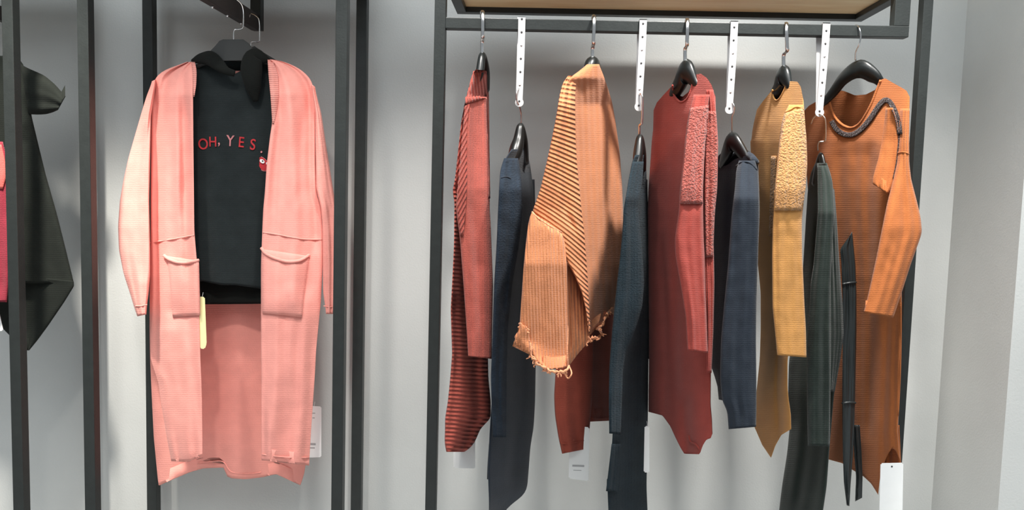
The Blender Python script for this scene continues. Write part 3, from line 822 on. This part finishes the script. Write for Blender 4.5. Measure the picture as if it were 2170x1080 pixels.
# 8 mustard sweater
g = garment('knit_sweater', 'mustard yellow sweater with a bobbly upper sleeve and pointed hem', 'sweater', 1640, 970)
tf = [(1592, 292), (1597, 262), (1604, 232), (1617, 214), (1637, 190), (1637, 203), (1645, 213), (1653, 207), (1662, 190), (1667, 176), (1673, 172), (1690, 173), (1697, 184), (1703, 215)]
tbk = [(1592, 292), (1597, 262), (1604, 232), (1617, 214), (1637, 193), (1647, 205), (1658, 194), (1667, 178), (1673, 172), (1690, 173), (1697, 184), (1703, 215)]
hem = [(1599, 905), (1615, 942), (1634, 970), (1643, 944), (1656, 921), (1676, 909)]
body = cloth(g, 'body', M['mustard'], [(172, 1594, 1703), (300, 1590, 1709), (400, 1594, 1706), (460, 1600, 1700), (540, 1604, 1698), (620, 1612, 1690), (700, 1612, 1680), (760, 1610, 1669), (820, 1604, 1669), (860, 1600, 1673), (905, 1599, 1676), (970, 1599, 1677)],
    [(172, FAR-.02, NEAR+.09), (260, FAR-.02, NEAR+.05), (970, FAR-.04, NEAR+.04)], [(172, .012), (240, .028), (300, .045), (970, .045)], [(300, -.3, 600, -.3, .1, .01), (640, .3, 900, .35, .10, .030), (640, -.3, 900, -.2, .14, -.012)],
    top=(tf, tbk, 300), hem=(hem, 850), step=6, nu=56, open_top=True)
slv = cloth(g, 'sleeve', M['mustard'], [(222, 1672, 1702), (240, 1662, 1704), (290, 1653, 1709), (350, 1646, 1711), (400, 1642, 1707), (430, 1640, 1702), (460, 1638, 1699), (540, 1636, 1700), (650, 1637, 1705), (700, 1642, 1708), (752, 1647, 757, 1709)],
    [(222, -.60, -.60), (400, -.67, -.66), (757, -.68, -.67)], .028, [(500, .2, 740, .3, .3, .006)], step=5)
tb = bvh_of(slv, body)
patch(g, 'boucle_sleeve_cap', M['mustard_f'], [(240, 1662, 228, 1702), (262, 1656, 255, 1706), (300, 1651, 1709), (350, 1646, 1710), (400, 1641, 1707), (446, 1639, 1701)], tb, .003, .006, 24, fallback=-.69, label='bobbly upper sleeve')
patch(g, 'boucle_side_panel', M['mustard_f'], [(330, 1634, 1646), (400, 1632, 1642), (500, 1629, 1636)], tb, .003, .004, 6, fallback=-.6)
cord(g, 'shoulder_seam', M['mustard'], [(1664, 239), (1678, 230), (1690, 226), (1702, 232)], tb, 0.0022, fallback=-.6)
cord(g, 'neckband', M['mustard'], [(1637, 191), (1639, 205), (1645, 213), (1653, 207), (1662, 190), (1667, 176)], tb, 0.0024, fallback=-.42)

# 9 black-green dress with belt
g = garment('long_dress', 'black-green long dress with a loose satin belt, in front of the rust dress', 'dress', 1720, 1080)
cloth(g, 'body', M['green'], [(345, 1728, 1752), (365, 1718, 1760), (400, 1712, 1766), (460, 1708, 1772), (560, 1702, 1778), (650, 1696, 1784), (760, 1672, 1778), (830, 1670, 1768), (900, 1674, 1762), (960, 1668, 1757), (1030, 1657, 1752), (1090, 1650, 1743), (1200, 1640, 1735)],
    [(345, -.38, -.46), (420, FAR-.02, NEAR+.14), (1200, FAR-.04, NEAR+.14)], .036, [(480, -.2, 1050, -.2, .14, .03), (900, .35, 1100, .3, .2, .01)], step=8)
cloth(g, 'sleeve', M['green'], [(350, 1732, 1752), (380, 1732, 1764), (450, 1733, 1768), (560, 1724, 1762), (600, 1718, 1760), (700, 1712, 1760), (800, 1710, 1760), (900, 1711, 1759), (944, 1712, 946, 1758)],
    [(350, -.56, -.57), (450, -.62, -.64), (946, -.62, -.64)], .024, [(420, .4, 900, .4, .2, .008)])
cloth(g, 'side_panel', M['green'], [(400, 1756, 1768), (460, 1757, 1773), (560, 1757, 1779), (650, 1757, 1786), (710, 1757, 1788), (760, 1757, 1781), (830, 1757, 1769)], [(400, -.56, -.54), (830, -.56, -.52)], .015)
bl = cloth(g, 'belt', M['satin'], [(500, 1800, 490, 1806), (528, 1780, 520, 1809), (560, 1783, 1813), (620, 1785, 1815), (700, 1786, 1815), (800, 1785, 1813), (880, 1785, 1811), (960, 1786, 1808), (1020, 1788, 1803), (1070, 1794, 1072, 1800)],
    [(490, -.47, -.47), (1072, -.50, -.50)], .008, [(560, 0, 1000, 0, .2, .004)], sm=1, label='satin belt end')
cloth(g, 'belt', M['satin'], [(900, 1806, 1822), (960, 1810, 1826), (1010, 1814, 1828), (1062, 1812, 1054, 1827)], [(900, -.46, -.46), (1062, -.46, -.46)], .006, sm=1, label='shorter satin belt end')
tb = bvh_of(bl)
cord(g, 'belt_crease', M['satin'], [(1785, 602), (1800, 599), (1814, 598)], tb, 0.0028, fallback=-.48)
cord(g, 'belt_crease', M['satin'], [(1785, 854), (1800, 852), (1813, 853)], tb, 0.0028, fallback=-.49)

# 10 rust dress
g = garment('knit_dress', 'rust orange dress with a scooped neck and dark beaded trim, rightmost garment', 'dress', 1850, 1000)
tf = [(1703, 236), (1714, 224), (1735, 212), (1756, 198), (1758, 214), (1764, 234), (1774, 250), (1788, 263), (1804, 269), (1818, 262), (1832, 244), (1846, 218), (1856, 192), (1862, 176), (1868, 168), (1876, 166), (1890, 174), (1908, 184), (1921, 192), (1928, 206)]
tbk = [(1703, 236), (1714, 224), (1735, 212), (1756, 196), (1775, 190), (1790, 193), (1812, 202), (1835, 200), (1855, 190), (1862, 176), (1868, 168), (1876, 166), (1890, 174), (1908, 184), (1921, 192), (1928, 206)]
hem = [(1745, 970), (1785, 981), (1805, 994), (1830, 1009), (1846, 1024), (1861, 1048), (1866, 1000), (1880, 965), (1893, 944), (1900, 958), (1908, 978)]
body = cloth(g, 'body', M['rust'], [(166, 1703, 1928), (250, 1704, 1927), (330, 1706, 1922), (400, 1712, 1914), (500, 1722, 1912), (600, 1732, 1911), (700, 1738, 1911), (760, 1742, 1908), (860, 1745, 1905), (920, 1745, 1903), (1000, 1745, 1908)],
    [(166, -.20, NEAR+.06), (300, -.18, NEAR+.03), (1000, -.20, NEAR+.05)], [(160, .010), (230, .026), (300, .045), (1000, .05)],
    [(330, .25, 900, .2, .06, .016), (330, .0, 900, 0, .06, .014), (330, -.3, 900, -.3, .08, .012), (700, .65, 950, .6, .05, .015), (700, .85, 940, .9, .04, .010), (330, .48, 700, .45, .05, -.008)],
    top=(tf, tbk, 330), hem=(hem, 900), step=6, nu=72, open_top=True)
cloth(g, 'back_hem', M['rust'], [(900, 1868, 1906), (985, 1866, 990, 1910), (1040, 1866, 1010, 1908)], [(900, -.42, -.50), (1040, -.42, -.50)], .008, label='back hem seen through the side slit')
slv = cloth(g, 'sleeve', M['rust'], [(230, 1908, 1928), (300, 1903, 1927), (345, 1901, 1927), (380, 1893, 1931), (430, 1880, 1944), (460, 1874, 1951), (490, 1868, 1954), (505, 1865, 1950), (560, 1854, 1930), (610, 1843, 1914), (640, 1836, 1904), (661, 1830, 673, 1893)],
    [(230, -.58, -.60), (480, -.66, -.66), (673, -.68, -.68)], .026, [], step=6, sm=2)
flap = cloth(g, 'armhole_fold', M['rust'], [(228, 1877, 1892), (260, 1874, 1902), (300, 1869, 1905), (340, 1860, 1903), (375, 1850, 1900), (390, 1849, 396, 1893), (395, 1858, 412, 1882)], [(228, -.575, -.60), (412, -.60, -.62)], .012, [], sm=1, nu=24)
tb = bvh_of(body, flap, slv)
def band(pts, wpx): 
    Q = smooth_pts([(x, y, 0) for x, y in pts], 4); rows = []
    for i, q in enumerate(Q):
        d = (Q[min(i+1, len(Q)-1)]-Q[max(i-1, 0)]).normalized(); nrm = Vector((-d.y, d.x, 0))
        a = q+nrm*wpx/2; b_ = q-nrm*wpx/2
        rows.append((a.y, a.x, b_.y, b_.x))
    return rows
trim = patch(g, 'beaded_trim', M['bead'], band([(1762, 256), (1772, 273), (1788, 284), (1806, 285), (1824, 274), (1842, 254), (1858, 230), (1870, 215), (1880, 212), (1890, 222), (1899, 242), (1905, 265), (1907, 284)], 11), tb, .004, .004, 6, 400, fallback=-.5, sm=0, label='dark beaded trim')
t2 = bvh_of(trim)
rs = random.Random(3)
bm = bmesh.new()
bl_ = [(1772, 273), (1790, 284), (1788, 280), (1782, 280), (1885, 216), (1892, 228), (1888, 222), (1896, 236), (1899, 250), (1903, 262), (1895, 242), (1900, 258), (1880, 214), (1798, 286), (1835, 262), (1860, 228), (1904, 274), (1893, 236), (1898, 262)]
for i in range(60):
    x, y = rs.choice(bl_); x += rs.uniform(-5, 5); y += rs.uniform(-5, 5)
    h = t2.ray_cast(CP, ray(x, y))[0]
    if h is None: continue
    bmesh.ops.create_icosphere(bm, subdivisions=1, radius=rs.uniform(.0010, .0022), matrix=Matrix.Translation(h))
link_bm('beads', bm, M['sequin'], trim)['kind'] = 'stuff'
cord(g, 'neckband', M['rust'], [(1757, 198), (1759, 220), (1768, 246), (1784, 264), (1803, 271), (1819, 264), (1833, 245), (1847, 219), (1857, 193), (1866, 170)], tb, 0.0032, fallback=-.42)
cord(g, 'sleeve_seam', M['rust'], [(1903, 324), (1914, 322), (1926, 326)], tb, 0.0018, fallback=-.6)
cord(g, 'front_seam', M['bead'], [(1906, 284), (1903, 320), (1899, 350), (1893, 378)], tb, 0.0018, fallback=-.6, label='dark seam below the trim')
cord(g, 'side_seam', M['rust'], [(1909, 640), (1909, 720), (1907, 800), (1903, 880)], tb, 0.0022, fallback=-.58)

# ------------------------------------------------------------------ price tags
def price_tag(label, pts, Y, mat=None, lines=(), hole=None, cat='price tag', th=0.0012):
    """pts: the corners of the card (clockwise from top left)"""
    P = [at(x, y, Y) for x, y in pts]
    bm = bmesh.new()
    f = [bm.verts.new(p+Vector((0, -th/2, 0))) for p in P]; b_ = [bm.verts.new(p+Vector((0, th/2, 0))) for p in P]
    bm.faces.new(f); bm.faces.new(b_[::-1])
    for i in range(len(P)): bm.faces.new((f[i], b_[i], b_[(i+1) % len(P)], f[(i+1) % len(P)]))
    vert = [e for e in bm.edges if abs((e.verts[0].co-e.verts[1].co).y) > th*0.5]
    bmesh.ops.bevel(bm, geom=vert, offset=0.003, segments=3, affect='EDGES')
    root = link_bm('price_tag', bm, mat or M['paper'], None, False)
    tag(root, label, cat, 'paper price tags')
    for (x0, y0, x1, y1) in lines:
        a = at(x0, y0, Y-th/2-.0002); c = at(x1, y1, Y-th/2-.0002)
        bm = bmesh.new(); add_box(bm, (a.x, a.y-.0001, c.z), (c.x, a.y+.0002, a.z))
        link_bm('print', bm, M['print'], root, False)
    if hole:
        p = at(hole[0], hole[1], Y-th/2-.0003); bm = bmesh.new()
        bmesh.ops.create_cone(bm, cap_ends=True, segments=16, radius1=.0022, radius2=.0022, depth=.0005, matrix=Matrix.Translation(p)@Matrix.Rotation(math.pi/2, 4, 'X'))
        link_bm('punched_hole', bm, M['hole'], root, False)
    # string
    if hole: return root
    t0 = (P[0]+P[1])/2
    bm = bmesh.new(); add_tube(bm, [t0+Vector((0, 0, -.004)), t0+Vector((0.001, 0.003, .006)), t0+Vector((0, 0.008, .012))], .0005, 5)
    link_bm('string', bm, M['paper'], root)
    return root

price_tag('white price tag hanging below the brick-red sweater', [(961, 925), (1007, 925), (1007, 992), (961, 991)], -.40)
price_tag('white price tag with a grey printed line below the red-brown dress', [(1207, 900), (1249, 905), (1247, 1019), (1205, 1013)], -.40, lines=[(1213, 984, 1238, 989), (1215, 995, 1232, 997)])
price_tag('narrow white price tag edge beside the teal dress', [(1366, 902), (1376, 903), (1376, 1001), (1364, 1000)], -.38)
price_tag('large blank white price tag with a punched hole on the rust dress hem', [(1866, 981), (1914, 980), (1912, 1100), (1863, 1100)], -.60, hole=(1890, 988))
price_tag('white price tag with grey print peeking out behind the coral cardigan', [(650, 859), (681, 861), (681, 968), (650, 969)], -.20, lines=[(655, 938, 669, 943), (656, 947, 667, 950), (662, 874, 668, 876), (662, 884, 667, 886)])
price_tag('cream yellow paper tag hanging inside the coral cardigan', [(422, 628), (434, 629), (438, 728), (434, 739), (424, 738)], -.335, M['yellow_paper'])

# ------------------------------------------------------------------ coral cardigan and the black hoodie
YC = -0.27
g = garment('long_cardigan', 'long coral pink open cardigan with two rolled-edge pockets', 'cardigan', 490, 1025, YC)
hem = [(317, 1020), (338, 1028), (360, 1018), (400, 1001), (430, 992), (474, 990), (480, 1008), (490, 1013), (520, 1015), (555, 1011), (585, 1004), (637, 1028), (650, 985)]
back = cloth(g, 'back_panel', M['pink'], [(150, 360, 640), (200, 326, 664), (300, 322, 668), (500, 320, 676), (620, 317, 676), (700, 317, 670), (760, 318, 664), (850, 322, 658), (930, 326, 654), (1000, 334, 648), (1012, 336, 645)],
    [(150, -.26, -.25), (250, -.19, -.18), (640, -.17, -.17), (1028, -.135, -.15)], .006, [(640, -.45, 1010, -.42, .14, .02), (640, .02, 1010, 0.02, .10, -.02), (600, .4, 1010, .45, .16, .012)],
    hem=(hem, 940), step=8, nu=56)
fl = cloth(g, 'front_panel', M['pink'], [(131, 396, 408), (136, 384, 409), (143, 360, 409), (153, 340, 409), (165, 329, 409), (190, 322, 409), (300, 320, 410), (400, 319, 411), (490, 319, 412), (560, 318, 418), (640, 317, 422), (760, 319, 425), (812, 336, 427), (850, 341, 428), (930, 354, 429), (977, 363, 965, 429)],
    [(131, -.27, -.28), (200, -.27, -.325), (560, -.27, -.335), (977, -.265, -.335)], .007, [(220, -.75, 760, -.72, .10, .022), (200, 0, 620, .05, .22, -.016), (240, .55, 560, .6, .14, .018), (700, -.1, 960, 0, .35, -.016)], step=6, nu=40, amp=.013,
    hem=([(363, 977), (400, 978), (410, 973), (430, 963)], 930))
fr_ = cloth(g, 'front_panel', M['pink'], [(126, 567, 578), (128, 567, 594), (136, 568, 618), (150, 569, 642), (168, 571, 659), (200, 573, 668), (258, 577, 668), (290, 572, 668), (350, 565, 668), (410, 561, 671), (440, 558, 680), (480, 556, 683), (560, 553, 684), (640, 553, 680), (740, 553, 670), (800, 554, 667), (900, 554, 660), (975, 554, 986, 655)],
    [(126, -.28, -.27), (200, -.325, -.27), (560, -.335, -.28), (986, -.335, -.275)], .007, [(200, -.1, 620, 0, .14, -.016), (260, .4, 620, .35, .12, .014), (200, .75, 500, .8, .08, .02), (640, .0, 960, 0, .5, -.014)], step=6, nu=40, amp=.013)
sl1 = cloth(g, 'sleeve', M['pink'], [(172, 322, 168, 330), (182, 319, 180, 330), (205, 310, 326), (245, 298, 320), (290, 285, 319), (335, 272, 318), (380, 262, 317), (425, 254, 316), (480, 250, 317), (530, 252, 318), (580, 262, 318), (620, 275, 315), (650, 284, 311), (670, 291, 666, 310)],
    [(160, -.27, -.27), (300, -.27, -.29), (480, -.29, -.31), (670, -.30, -.32)], .03, [(300, .2, 560, .45, .22, .016), (420, -.3, 600, -.2, .2, .006)], step=5)
sl2 = cloth(g, 'sleeve', M['pink'], [(178, 660, 184, 668), (196, 662, 200, 671), (240, 668, 681), (320, 669, 693), (400, 670, 706), (440, 680, 712), (470, 683, 716), (560, 684, 718), (620, 685, 716), (655, 690, 711), (665, 691, 709)],
    [(172, -.27, -.26), (300, -.28, -.26), (665, -.29, -.27)], .028, [(440, .3, 480, -.2, .3, .010)], step=5)
tb = bvh_of(fl, fr_)
patch(g, 'neckband', M['pink_rib'], [(126, 567, 578), (160, 569, 590), (200, 573, 591), (230, 575, 588), (262, 577, 580)], tb, .002, .004, 8, fallback=-.33, label='ribbed neckband')
patch(g, 'neckband', M['pink_rib'], [(131, 406, 413), (150, 408, 417), (180, 409, 416), (205, 410, 412)], tb, .002, .004, 8, fallback=-.325, label='ribbed neckband')
pk1 = patch(g, 'pocket', M['pink'], [(541, 349, 552, 421), (556, 356, 558, 422), (600, 360, 423), (640, 363, 424), (671, 366, 668, 424)], tb, .003, .006, fallback=-.33, belly=.008)
pk2 = patch(g, 'pocket', M['pink'], [(527, 554, 542, 655), (548, 554, 552, 654), (600, 554, 648), (640, 555, 643), (663, 556, 672, 640)], tb, .003, .006, fallback=-.33, belly=.008)
t2 = bvh_of(pk1, pk2, fl, fr_)
cord(pk1, 'rolled_edge', M['pink'], [(348, 541), (358, 549), (378, 556), (400, 556), (421, 551)], t2, .0048, fallback=-.34)
cord(pk2, 'rolled_edge', M['pink'], [(554, 525), (563, 537), (583, 547), (608, 554), (635, 552), (655, 540)], t2, .0048, fallback=-.34)
cord(g, 'waist_seam', M['pink'], [(319, 514), (345, 510), (380, 504), (411, 498)], tb, .0022, fallback=-.33)
cord(g, 'waist_seam', M['pink'], [(557, 492), (590, 497), (620, 503), (650, 507), (682, 507)], tb, .0022, fallback=-.33)
cord(g, 'hem_stitch', M['pink'], [(555, 962), (600, 968), (655, 969)], tb, .0016, fallback=-.33)
t3 = bvh_of(back)
cord(g, 'hem_stitch', M['pink'], [(420, 980), (450, 977), (474, 978), (490, 1000), (530, 1003), (553, 1000)], t3, .0016, fallback=-.19)
for s_, pts in ((sl1, [(287, 648), (298, 648), (312, 645)]), (sl2, [(686, 648), (700, 650), (712, 648)])):
    cord(g, 'cuff_seam', M['pink'], pts, bvh_of(s_), .0016, fallback=-.31)

h = garment('hooded_top', 'black hooded top reading OH, YES. in red, worn inside the coral cardigan', 'top', 490, 645, YC)
tf = [(340, 185), (360, 165), (405, 140), (430, 134), (462, 138), (480, 152), (495, 158), (510, 150), (530, 134), (570, 134), (625, 158), (650, 182)]
tk = [(340, 185), (360, 165), (405, 138), (440, 130), (480, 128), (530, 128), (570, 132), (625, 158), (650, 182)]
hb = cloth(h, 'body', M['black_jersey'], [(130, 344, 646), (250, 352, 640), (400, 358, 634), (500, 360, 630), (560, 362, 628), (600, 364, 614, 626)],
    [(130, -.255, -.25), (200, -.26, -.25), (614, -.262, -.245)], [(130, .010), (200, .022), (614, .024)], [(250, .05, 600, .0, .10, .014), (250, -.30, 600, -.28, .07, -.008), (260, .3, 600, .25, .08, -.010), (260, -.15, 600, -.13, .05, .006)],
    top=(tf, tk, 230), hem=([(360, 596), (430, 596), (470, 604), (500, 604), (556, 612), (626, 612)], 560), step=7, nu=60, open_top=True)
cloth(h, 'under_layer', M['black_jersey2'], [(500, 372, 616), (560, 372, 616), (645, 374, 643, 612)], [(500, -.242, -.235), (645, -.24, -.235)], .010, [(560, .1, 640, .1, .12, .008)], label='longer black under layer')
# hood folded around the neck
def hoodlobe(pts, flat=.7):
    B = [at(x, y, Y) for x, y, Y, r in pts]
    P = smooth_pts(B, 6); R = [v.x for v in smooth_pts([(r, 0, 0) for *_, r in pts], 6)]
    bm = bmesh.new(); uvl = bm.loops.layers.uv.new('UVMap')
    add_tube(bm, P, [max(.002, r) for r in R], 18, flat, (0, 1, 0))
    for v in bm.verts: v.co += v.normal*0 + Vector((0, 1, 0))*0.006*noise.noise(v.co*28)
    for f in bm.faces:
        for l in f.loops: l[uvl].uv = (l.vert.co.x, l.vert.co.z)
    link_bm('hood', bm, M['black_jersey2'], h, True, 'black hood folded round the neck')
hoodlobe([(408, 130, -.27, .006), (428, 124, -.285, .016), (446, 124, -.30, .022), (463, 137, -.31, .018), (480, 150, -.315, .012), (498, 156, -.312, .009)])
hoodlobe([(572, 128, -.28, .005), (556, 124, -.29, .018), (538, 122, -.295, .027), (533, 150, -.305, .030), (537, 185, -.30, .022), (541, 215, -.295, .008)])
hoodlobe([(446, 128, -.23, .012), (490, 140, -.215, .018), (540, 120, -.23, .02)], .5)
tb = bvh_of(hb)
def letter(ch, x, y, hpx, rot, mat, name='letter'):
    c = bpy.data.curves.new('t', 'FONT'); c.body = ch; c.size = 1.0; c.extrude = 0.02; c.bevel_depth = 0.012; c.align_x = 'CENTER'
    c.offset = -0.004
    o = bpy.data.objects.new('t', c); COL.objects.link(o)
    dg = bpy.context.evaluated_depsgraph_get()
    me = bpy.data.meshes.new_from_object(o.evaluated_get(dg))
    bpy.data.objects.remove(o)
    ys = [v.co.y for v in me.vertices]; xs_ = [v.co.x for v in me.vertices]
    hh = max(ys)-min(ys)
    cap = 0.70 if ch not in ',.' else 0.70
    p = hit(tb, x, y, .002, -.29)
    mpp = (p.y-CP.y)/F
    s = hpx*mpp/cap
    cy = (max(ys)+min(ys))/2; cx = (max(xs_)+min(xs_))/2
    M4 = Matrix.Translation(p) @ Matrix.Rotation(math.pi/2, 4, 'X') @ Matrix.Rotation(rot-ROLL, 4, 'Z') @ Matrix.Diagonal((s*0.84, s, s*.6, 1)) @ Matrix.Translation((-cx, -cy, 0))
    bm = bmesh.new(); bm.from_mesh(me); bm.transform(M4)
    if not bm.loops.layers.uv: bm.loops.layers.uv.new('UVMap')
    uvl = bm.loops.layers.uv[0]
    for f in bm.faces:
        for l in f.loops: l[uvl].uv = (l.vert.co.x, l.vert.co.z)
    bpy.data.meshes.remove(me)
    return link_bm(name, bm, mat, h, False, 'red embroidered letter' if name == 'letter' else 'red embroidered mark')
letter('O', 430.5, 305, 23, .10, M['red_thread']); letter('H', 451, 300, 21, .05, M['red_thread'])
letter(',', 464, 306, 22, 0, M['pink_thread'], 'comma')
letter('Y', 488, 298, 23, -.02, M['pink_thread']); letter('E', 512, 301, 22, -.06, M['red_thread']); letter('S', 536, 306, 23, -.10, M['red_thread'])
letter('.', 554, 322, 24, 0, M['pink_thread'], 'full_stop')
# heart badge with an eye
def flat_shape(pts, off, mat, name, parent, label=None, th=.0015, fb=-.29):
    c = (sum(p[0] for p in pts)/len(pts), sum(p[1] for p in pts)/len(pts))
    hc = hit(tb, c[0], c[1], 0, fb)
    P = [at(x, y, hc.y-off) for x, y in pts]
    bm = bmesh.new(); uvl = bm.loops.layers.uv.new('UVMap')
    f = [bm.verts.new(p) for p in P]; b_ = [bm.verts.new(p+Vector((0, th, 0))) for p in P]
    bm.faces.new(f); bm.faces.new(b_[::-1])
    for i in range(len(P)): bm.faces.new((f[i], b_[i], b_[(i+1) % len(P)], f[(i+1) % len(P)]))
    for q in bm.faces:
        for l in q.loops: l[uvl].uv = (l.vert.co.x, l.vert.co.z)
    return link_bm(name, bm, mat, parent, False, label)
def loop2(pts, n=6):
    P = pts+pts[:3]
    Q = smooth_pts([(x, y, 0) for x, y in P], n)
    k = n
    return [(q.x, q.y) for q in Q[k:k+n*len(pts)]]
heart = [(543, 340), (545, 333), (552, 331), (560, 335), (566, 340), (574, 336), (582, 340), (582, 350), (574, 358), (562, 363), (553, 360), (547, 351)]
hcx, hcy = 562, 347
bd = flat_shape(loop2(heart), .0035, M['pink_thread'], 'heart_badge', h, 'red heart badge with an eye')
flat_shape(loop2([(hcx+(x-hcx)*.88, hcy+(y-hcy)*.88) for x, y in heart]), .0050, M['red_thread'], 'heart_fill', bd)
el = lambda cx, cy, a, b, r: [(cx+a*math.cos(t)*math.cos(r)-b*math.sin(t)*math.sin(r), cy+a*math.cos(t)*math.sin(r)+b*math.sin(t)*math.cos(r)) for t in [2*math.pi*k/20 for k in range(20)]]
flat_shape(el(555.5, 341.5, 5.6, 3.8, .6), .0062, M['white_thread'], 'eye', bd)
flat_shape(el(556.5, 341, 1.7, 1.5, .4), .0072, M['ink'], 'pupil', bd)
flat_shape(el(568, 346.5, 4.5, 3.5, .5), .0062, M['white_thread'], 'eye', bd)

# hangers of the two tops, on the face-out arm
def plate_hanger(label, outline, Y, th, hook, wide):
    root = thing('clothes_hanger', label, 'hanger', at(495, 105, Y))
    if wide:
        for ex in ((440, 131, 400, 150, 368, 176), (545, 124, 590, 146, 626, 172)):
            bm = bmesh.new(); add_tube(bm, smooth_pts([at(ex[0], ex[1], Y+.006), at(ex[2], ex[3], -.257), at(ex[4], ex[5], -.256)], 6), .006, 10)
            link_bm('hanger_arm', bm, M['hanger_grey'], root)
    P = [at(x, y, Y) for x, y in outline]
    bm = bmesh.new()
    f = [bm.verts.new(p+Vector((0, -th, 0))) for p in P]; b_ = [bm.verts.new(p+Vector((0, th, 0))) for p in P]
    bm.faces.new(f); bm.faces.new(b_[::-1])
    for i in range(len(P)): bm.faces.new((f[i], b_[i], b_[(i+1) % len(P)], f[(i+1) % len(P)]))
    bmesh.ops.bevel(bm, geom=[e for e in bm.edges if abs((e.verts[0].co-e.verts[1].co).y) < th*.5], offset=.0025, segments=2, affect='EDGES')
    link_bm('shoulder_bar', bm, M['hanger_grey'], root, False)
    H = smooth_pts([at(*q) for q in hook], 8)
    bm = bmesh.new(); add_tube(bm, H, .0021, 8)
    link_bm('hook', bm, M['chrome'], root)
    return root
YA = YB
def arm_Y(px): 
    # depth at which the arm's side is seen at this pixel column
    lo, hi = -.6, 0.0
    for _ in range(40):
        m_ = (lo+hi)/2
        if at(px, 20, m_).x > a0.x: hi = m_      # farther -> spreads
        else: lo = m_
    return m_
Y1 = YC-.02
plate_hanger('dark grey plate hanger in front of the black hood, its steel hook on the arm',
    [(466, 87), (474, 84), (516, 84), (526, 91), (540, 108), (549, 122), (534, 130), (458, 128), (440, 134), (433, 124), (450, 106)], Y1, .006,
    [(494, 2, Y1+.01), (498, -2, Y1), (504, 2, Y1), (511, 9, Y1), (515, 22, Y1), (515.5, 50, Y1), (514, 59, Y1), (506, 62, Y1), (498, 63, Y1), (495, 70, Y1), (495, 88, Y1)], 1)
Y2 = -.165
plate_hanger('dark grey hanger holding the cardigan, mostly hidden behind the hood',
    [(510, 108), (540, 98), (560, 112), (640, 160), (636, 170), (560, 140), (540, 126), (500, 126), (420, 160), (360, 176), (358, 166), (440, 132)], Y2, .005,
    [(528, 38, Y2+.005), (530, 30, Y2), (536, 31, Y2), (544, 36, Y2), (549, 46, Y2), (550, 82, Y2), (548, 88, Y2), (540, 89, Y2), (533, 90, Y2), (531, 98, Y2), (531, 112, Y2)], 0)

# ------------------------------------------------------------------ far left garments
g = garment('asymmetric_tunic', 'black draped tunic with a pointed hem, partly cut by the left edge', 'tunic', 60, 740, -.25)
b1 = cloth(g, 'body', M['tunic'], [(118, -45, 34), (135, -70, 50), (180, -80, 62), (242, -75, 66), (300, -78, 80), (370, -80, 97), (450, -82, 120), (530, -84, 140), (600, -84, 157)], [(118, -.27, -.27), (600, -.27, -.26)], [(118, .012), (200, .03), (600, .04)], [(300, .6, 590, .75, .2, .02)], step=7)
b2 = cloth(g, 'lower_drape', M['tunic'], [(574, -60, 595, 156), (604, -60, 606, 157), (650, -40, 640, 136), (690, 0, 690, 102), (720, 30, 720, 80), (742, 52, 742, 62)], [(574, -.285, -.28), (742, -.27, -.27)], .014, [(600, .2, 700, .1, .3, .02)], sm=1)
cloth(g, 'sleeve', M['tunic'], [(136, 44, 242, 60), (146, 62, 243, 80), (158, 92, 242, 98), (178, 116, 238, 112), (204, 139, 233, 123)], [(100, -.28, -.28), (250, -.28, -.28)], .022, sm=1, p=.8)
g = garment('knit_sweater', 'wine-red knit sweater sleeve with rose patch, cut by the left edge before the black tunic', 'sweater', 0, 640, -.4)
s_ = cloth(g, 'sleeve', M['wine'], [(300, -60, 6), (330, -60, 14), (400, -60, 18), (500, -60, 20), (600, -60, 18), (640, -58, 15)], [(300, -.36, -.36), (640, -.37, -.37)], .02, [(320, .6, 600, .6, .2, .01)])
patch(g, 'rose_patch', M['rose'], [(306, -30, 3), (340, -30, 11), (375, -30, 13), (400, -30, 6)], bvh_of(s_), .002, .003, fallback=-.38)
price_tag('white tag at the left edge under the wine-red sleeve', [(-30, 655), (-2, 660), (7, 700), (-25, 706)], -.36)
